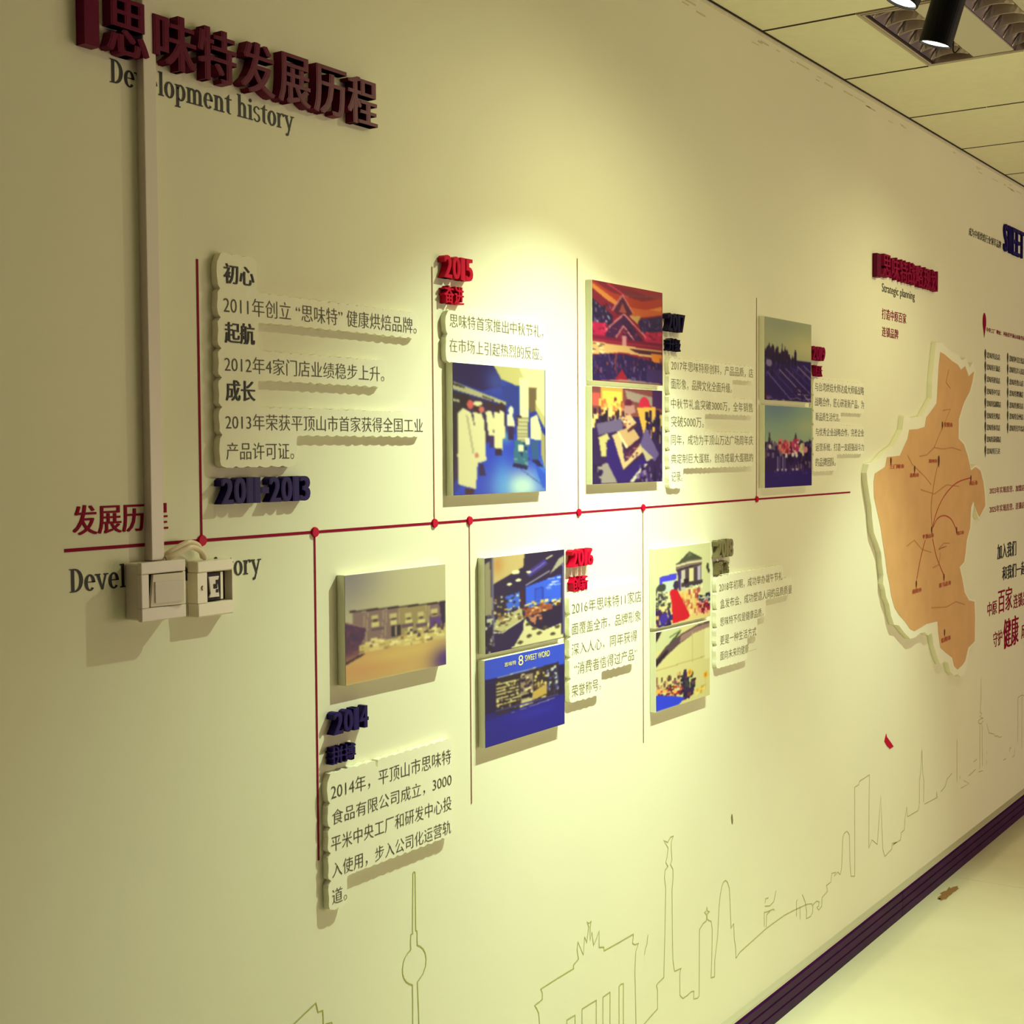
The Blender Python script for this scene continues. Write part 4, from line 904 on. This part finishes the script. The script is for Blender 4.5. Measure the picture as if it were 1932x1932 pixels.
for f, px, name, c0, c1 in ((z5, (287, 1678), '三门峡市', (280, 1702, 1732), (376, 1702, 1732)), (z5, (447, 1733), '洛阳市', (414, 1762, 1790), (476, 1762, 1790)), (z5, (610, 1676), '郑州市', (542, 1668, 1694), (600, 1668, 1694)), (z5, (634, 1434), '安阳市', (646, 1420, 1452), (704, 1420, 1452)), (z5, (827, 1796), '商丘市', (818, 1812, 1844), (872, 1812, 1844)),
                            (z6, (542, 410), '平顶山市', (482, 440, 470), (556, 436, 466)), (z6, (704, 412), '周口市', (706, 420, 446), (752, 418, 444)), (z6, (622, 718), '驻马店市', (590, 754, 784), (668, 746, 776)), (z6, (442, 762), '南阳市', (416, 796, 826), (476, 790, 820)), (z6, (626, 1078), '信阳市', (604, 1110, 1142), (666, 1104, 1136))):
    x, z = f(px)
    link('map_pin', bm_mesh('pin', flat(pin(x, z, .012 if name != '郑州市' else .018), TM+.0008)), M['mapdark'], mp)
    a_, b_, c_, d_ = f(c0[:2]), f((c0[0], c0[2])), f(c1[:2]), f((c1[0], c1[2]))
    link('city_name', lettering(name, a_[0], c_[0], (a_[1]+c_[1])/2, (b_[1]+d_[1])/2, 'ink', TM+.0006, smear=.012), M['mapred'], mp)

# ================================================================== right hand lettering
T = .016
a, b = W(1655, 480, T)[0], W(1662, 480, T)[0]; zt_, zb_ = W(1658, 478, T)[1], W(1658, 523, T)[1]
tag(link('heading_bar', bm_mesh('bar', prism([(a, zb_), (b, zb_), (b, zt_), (a, zt_)], .0005, T)), M['maroon']), 'short purple red raised bar left of the small heading above the map', 'sign bar')
x0, x1, zt_, zb_ = span((1666, 481, 523), (1770, 509, 549), T)
for k, ch in enumerate('思味特战略规划'):
    wd = (x1-x0)/7
    tag(link('heading_character', lettering(ch, x0+wd*k+.0015, x0+wd*(k+1)-.0015, zt_, zb_, 'ink', .0005, thick=T-.0005, smear=.026, offset=.006), M['red']),
        f'purple red raised {ordn[k]} character {ch} of the small heading above the map', 'sign letter', 'characters of the small heading')
tag(text_line('printed_lettering', 'Strategic planning', (1664, 534, 551), (1726, 551, 565), 'inkgrey', em=CAP, smear=.01), 'dark grey printed English words Strategic planning under the small heading', 'lettering')
tag(text_line('printed_lettering', '打造中原百家', (1664, 583, 603), (1710, 590, 610), 'redprint', em='ink', smear=.015), 'crimson printed slogan of six characters, upper line above the map', 'lettering')
tag(text_line('printed_lettering', '连锁品牌', (1664, 616.5, 635.5), (1695, 621, 639.5), 'redprint', em='ink', smear=.015), 'crimson printed slogan of four characters, lower line above the map', 'lettering')
tag(text_line('printed_lettering', '成为中原烘焙行业领军品牌', (1828, 430, 445), (1889, 453.5, 469), 'inkgrey', em='ink', smear=.01), 'small dark printed slogan sloping toward the big navy capital letters', 'lettering')
x0, x1, zt_, zb_ = span((1895, 423, 474), (1933, 437, 488), .008)
sg = empty('wall_sign', (x0, 0, zb_), 'big dark navy word in five raised capital letters at the right picture edge', 'sign')
wd = (x1-x0)/5
for k, ch in enumerate('SWEET'):
    link('letter', lettering(ch, x0+wd*k+.004, x0+wd*(k+1)-.004, zt_, zb_, 'ink', .0005, thick=.0075, smear=.04), M['navyflat'], sg)
# shop list
def pindot(x, z, h): return [(x+h*.28*math.cos(q), z+h*.1+h*.4*math.sin(q)) for q in np.linspace(-.3, math.pi+.3, 12)]+[(x, z-h*.6)]
x, z = W(1857, 612)
hd = empty('list_header', (x, 0, z-.1), 'crimson printed pin and address line heading the shop list', 'lettering')
link('pin_mark', bm_mesh('pin', flat(pindot(x, z, .09), .0006)), M['redprint'], hd)
text_line('text_row', '中央工厂 地址：河南省平顶山市新华区', (1861, 617.5, 626), (1933, 634.5, 643.5), 'redprint', em='ink', parent=hd, smear=.03)
shops = [['思味特总店', '思味特开源店', '思味特建设店', '思味特中兴店', '思味特优越路店', '思味特光明店', '思味特体育店', '思味特湛南路店', '思味特万达'], ['思味特叶县文化店', '思味特宝丰人民店', '思味特鲁山店', '思味特舞钢店', '思味特郏县店', '思味特汝州店', '思味特光华北店']]
cols = [(1858.8, 1862, 1887, (669.5, 692, 715, 738, 761, 784, 806, 828.5, 851), 'left'), (1901, 1904.5, 1931, (676, 697, 720, 741.5, 764, 785, 807.5), 'right')]
for (bx, xa, xb, ys, side), names in zip(cols, shops):
    for k, (y, n) in enumerate(zip(ys, names)):
        sl = (842-y)/(2762-xa)*(xb-xa)
        x, z = W(bx, y)
        e = empty('list_entry', (x, 0, z), f'grey shop name, {(ordn+["eighth", "ninth"])[k]} from the top in the {side} column of the shop list', 'lettering', 'entries of the shop list')
        link('bullet', bm_mesh('pin', flat(pindot(x, z, .045), .0006)), M['inkgrey'], e)
        text_line('text_row', n, (xa, y-5.5, y+6), (xb if len(n) < 7 else xb+1.5, y-5.5+sl, y+6+sl), 'inkgrey', em='ink', parent=e, smear=.012)
for body, pl, pr, lb in (('2023年实现直营、加盟店', (1867, 920, 932), (1933, 914, 926), 'upper of two crimson printed lines right of the map'), ('2025年实现直营、连锁店', (1867, 954, 967), (1933, 947, 960), 'lower of two crimson printed lines right of the map')):
    tag(text_line('printed_lettering', body, pl, pr, 'redprint', em='ink', smear=.015), lb, 'lettering')
tag(text_line('printed_lettering', '加入我们', (1881.5, 1028, 1055), (1917.5, 1019, 1049), 'ink', em='ink', smear=.035), 'bold black printed line of four characters right of the map', 'lettering')
tag(text_line('printed_lettering', '和我们一起', (1891, 1069, 1095), (1935, 1058, 1084), 'ink', em='ink', smear=.035), 'bold black printed line below the four black characters, cut by the picture edge', 'lettering')
e = empty('printed_slogan', (W(1863, 1140)[0], 0, W(1863, 1165)[1]), 'crimson printed slogan with two tall middle characters, right of the lower map', 'lettering')
text_line('text_row', '中原', (1863, 1136, 1163), (1881, 1132, 1159), 'redprint', em='ink', parent=e, smear=.025)
text_line('text_row', '百家', (1883, 1112, 1157), (1910, 1106, 1150), 'redprint', em='ink', parent=e, smear=.02)
text_line('text_row', '连锁品牌', (1912, 1121, 1148), (1946, 1112, 1138), 'redprint', em='ink', parent=e, smear=.025)
e = empty('printed_slogan', (W(1874, 1200)[0], 0, W(1874, 1222)[1]), 'crimson brush style printed slogan with two large slanting characters, lowest on the right', 'lettering')
text_line('text_row', '守护', (1874, 1192, 1221), (1891, 1188, 1217), 'redprint', em='ink', parent=e, smear=.02)
text_line('text_row', '健康', (1893, 1168, 1222), (1922, 1160, 1217), 'redprint', em='ink', parent=e, smear=.04)
text_line('text_row', '成长', (1927, 1174, 1205), (1948, 1168, 1198), 'redprint', em='ink', parent=e, smear=.025)

# ================================================================== skyline line drawing
def zb1(p): return W(500+.2588*p[0], 1600+.2588*p[1])
def zb2(p): return W(980+.2588*p[0], 1500+.2588*p[1])
def zb3(p): return W(1400+.2754*p[0], 1280+.2754*p[1])
def zb4(p): return W(1780+.1346*p[0], 1260+.1346*p[1])
def draw(name, f, strokes, label, wd=.0024, cat='line drawing'):
    st = [[f(p) for p in s] for s in strokes]
    o = link(name, ribbon(st, wd, .0005), M['line'])
    tag(o, label, cat, 'skyline drawings along the foot of the wall'); return o
draw('shell_roof_drawing', zb1, [[(150, 1340), (210, 1283), (300, 1195), (370, 1130), (378, 1160), (386, 1196), (420, 1184), (424, 1240), (426, 1340)], [(440, 1283), (485, 1272), (500, 1340)]], 'thin olive line drawing of a pointed roof, lowest and leftmost of the skyline')
draw('tower_drawing', zb1, [[(1086, 172), (1078, 182), (1076, 400), (1075, 605), (1076, 624), (1062, 632), (1060, 680), (1062, 742), (1040, 765), (1020, 800), (1008, 835), (1002, 880), (1004, 920), (1012, 950), (1030, 976), (1050, 990), (1074, 998), (1076, 1120), (1076, 1400)],
                           [(1086, 172), (1094, 182), (1096, 400), (1098, 600), (1108, 606), (1108, 660), (1110, 708), (1130, 716), (1152, 735), (1168, 768), (1174, 810), (1170, 860), (1152, 915), (1130, 948), (1110, 976), (1116, 1120), (1126, 1400)]], 'thin olive line drawing of a tall television tower with a ball, below the 2014 panel')
draw('gate_drawing', zb2, [[(146, 1760), (145, 1660), (140, 1590), (125, 1556), (110, 1535), (148, 1505), (166, 1488), (167, 1445), (155, 1415), (280, 1334), (395, 1265), (393, 1240), (430, 1195), (420, 1130), (426, 1070), (465, 1165), (475, 1035), (490, 1075), (505, 960), (492, 925), (508, 935), (522, 920), (515, 965), (514, 1060), (528, 1000), (540, 1095), (560, 1050), (580, 990), (580, 1110), (615, 1108), (615, 1136), (720, 1078), (830, 1014), (824, 1080), (842, 1092), (868, 1080), (848, 1140), (841, 1280), (846, 1500), (852, 1760)],
                          [(345, 1760), (345, 1640), (405, 1605), (405, 1760)], [(456, 1760), (456, 1560), (560, 1495), (560, 1760)], [(608, 1760), (608, 1474), (660, 1436), (660, 1760)], [(726, 1760), (726, 1396), (738, 1380), (757, 1374), (758, 1760)]], 'thin olive line drawing of a columned gate with figures on its roof')
draw('bird_drawing', zb2, [[(910, 1165), (918, 1120), (930, 1085), (936, 1018)]], 'short faint stroke just right of the columned gate drawing')
draw('column_drawing', zb2, [[(900, 1680), (960, 1610), (1006, 1560), (1006, 1420), (998, 1390), (1010, 1370), (1052, 1330), (1058, 1100), (1064, 800), (1066, 680), (1056, 600), (1062, 548), (1082, 520), (1066, 490), (1076, 450), (1084, 385), (1050, 330), (1080, 345), (1100, 308), (1122, 298), (1106, 345), (1106, 400), (1112, 470), (1100, 505), (1118, 540), (1120, 600), (1112, 690), (1114, 1000), (1118, 1200), (1130, 1285), (1178, 1264), (1168, 1300), (1170, 1460), (1190, 1482), (1225, 1460), (1250, 1434), (1272, 1430), (1270, 1486), (1295, 1482), (1308, 1468)]], 'thin olive line drawing of a tall column topped by a winged figure')
draw('dome_drawing', zb2, [[(1310, 1468), (1311, 1200), (1312, 980), (1340, 935), (1363, 916), (1362, 870), (1348, 856), (1360, 848), (1366, 815), (1370, 845), (1386, 850), (1368, 866), (1370, 908), (1398, 922), (1405, 980), (1402, 1180), (1396, 1332), (1422, 1325)]], 'thin olive line drawing of a domed tower with a cross')
draw('egg_tower_drawing', zb2, [[(1422, 1325), (1424, 1200), (1444, 1040), (1456, 800), (1462, 740), (1474, 670), (1486, 636), (1500, 622), (1516, 634), (1530, 680), (1536, 800), (1542, 970), (1562, 936), (1566, 1050), (1576, 1110), (1578, 1190)]], 'thin olive line drawing of a rounded egg shaped tower')
draw('bridge_drawing', zb2, [[(1578, 1190), (1606, 1146), (1700, 1062), (1800, 972), (1932, 876), (2005, 838), (2100, 795), (2130, 792), (2134, 806)]], 'thin olive line drawing of a rising bridge deck')
draw('pylon_drawing', zb3, [[(152, 1700), (152, 1602), (168, 1600), (215, 1580), (222, 1590)], [(165, 1704), (168, 1620), (190, 1596)], [(155, 1560), (190, 1558), (216, 1530), (226, 1490), (232, 1452)], [(158, 1540), (160, 1510), (180, 1502)]], 'thin olive line drawing of a curly bridge pylon')
draw('opera_drawing', zb3, [[(372, 1630), (372, 1530), (380, 1515)], [(398, 1650), (396, 1560)], [(412, 1480), (432, 1530), (442, 1600), (440, 1646), (470, 1630), (484, 1600), (486, 1550), (510, 1525), (528, 1530), (524, 1560), (512, 1570), (526, 1586), (546, 1560), (548, 1500), (586, 1458), (578, 1418), (608, 1396), (614, 1336), (640, 1328), (630, 1356), (656, 1326), (672, 1344)]], 'thin olive line drawing of low stepped roofs along the skyline')
draw('round_tower_drawing', zb3, [[(672, 1344), (682, 1300), (690, 1090), (700, 1062), (718, 1046), (736, 1072), (738, 1250), (746, 1356), (772, 1354)]], 'thin olive line drawing of a slim round topped tower')
draw('block_drawing', zb3, [[(772, 1354), (771, 745), (800, 728), (804, 704), (872, 660), (868, 1162), (890, 1106), (926, 1136)]], 'thin olive line drawing of a tall square tower block')
draw('needle_drawing', zb3, [[(926, 1136), (938, 980), (950, 808), (958, 1020), (964, 1170), (978, 1220), (1026, 1168), (1028, 1130), (1060, 1120), (1034, 1140), (1086, 1106), (1090, 1056), (1112, 1038), (1116, 960), (1128, 880), (1132, 948)]], 'thin olive line drawing of a needle spire with low roofs')
draw('cathedral_drawing', zb3, [[(1132, 948), (1205, 906), (1214, 872)], [(1214, 860), (1216, 690), (1222, 660), (1232, 490), (1238, 660), (1246, 700), (1244, 850)], [(1248, 862), (1332, 818), (1332, 770), (1338, 820)], [(1362, 776), (1392, 740), (1404, 690), (1438, 650)]], 'thin olive line drawing of a cathedral with a tall spire')
draw('mast_drawing', zb3, [[(1472, 420), (1472, 690), (1474, 706)], [(1490, 670), (1494, 684)], [(1500, 752), (1556, 720), (1520, 700)], [(1552, 668), (1580, 644), (1600, 622)], [(1586, 572), (1610, 552)]], 'thin olive line drawing of a tall mast and ship shape')
draw('far_tower_drawing', zb3, [[(1637, 0), (1637, 150), (1630, 232), (1644, 240), (1628, 260), (1650, 272), (1632, 278), (1618, 292), (1622, 306), (1638, 312), (1652, 290)], [(1630, 314), (1628, 620)], [(1644, 314), (1646, 600)], [(1676, 310), (1684, 345), (1692, 374), (1724, 380), (1736, 398), (1750, 392), (1760, 404), (1780, 398)], [(1620, 640), (1650, 632)]], 'thin olive line drawing of a slender television tower under the right side of the map')
draw('arch_drawing', zb3, [[(1676, 500), (1678, 516)], [(1674, 560), (1674, 590)], [(1790, 560), (1810, 548)], [(1850, 540), (1864, 530), (1868, 480)], [(1832, 500), (1836, 470), (1842, 480)], [(1892, 130), (1918, 112), (1932, 120)], [(1890, 130), (1888, 440)], [(1918, 118), (1916, 480)]], 'faint olive line drawing of tall blocks at the right picture edge')
# red leaf and small marks
lf = [zb3(p) for p in ((986, 378), (978, 410), (974, 432), (990, 460), (1010, 482), (1036, 466), (1016, 436), (1000, 414), (990, 400))]
tag(link('leaf_sticker', bm_mesh('leaf', prism(lf, .0004, .0016)), M['redbright']), 'small red leaf shaped mark alone on the wall below the map', 'sticker')
sm = [zb2(p) for p in ((1546, 138), (1542, 160), (1546, 205), (1554, 216), (1556, 180), (1552, 142))]
tag(link('scuff_mark', bm_mesh('scuff', flat(sm, .0005)), M['inklit_scuff']), 'small grey upright scuff mark on the bare wall above the egg shaped tower drawing', 'mark')
# brown dirt on the floor by the skirting
rnd = random.Random(9); pts = []
for k in range(22):
    q = 2*math.pi*k/22; r = .6+.5*rnd.random(); pts.append((4.955+.11*r*math.cos(q), -.072+.022*r*math.sin(q)))
bm = bmesh.new(); f = bm.faces.new([bm.verts.new((x, y, .0006)) for x, y in pts]); bmesh.ops.triangulate(bm, faces=[f])
tag(link('dirt_patch', bm_mesh('dirt', bm), M['dirt']), 'small brown dirt smudge on the floor beside the dark skirting', 'dirt')
C.objects.unlink(_fo); bpy.data.objects.remove(_fo); bpy.data.curves.remove(_fc)
for o in list(S.objects):
    if '_box' in o: del o['_box']
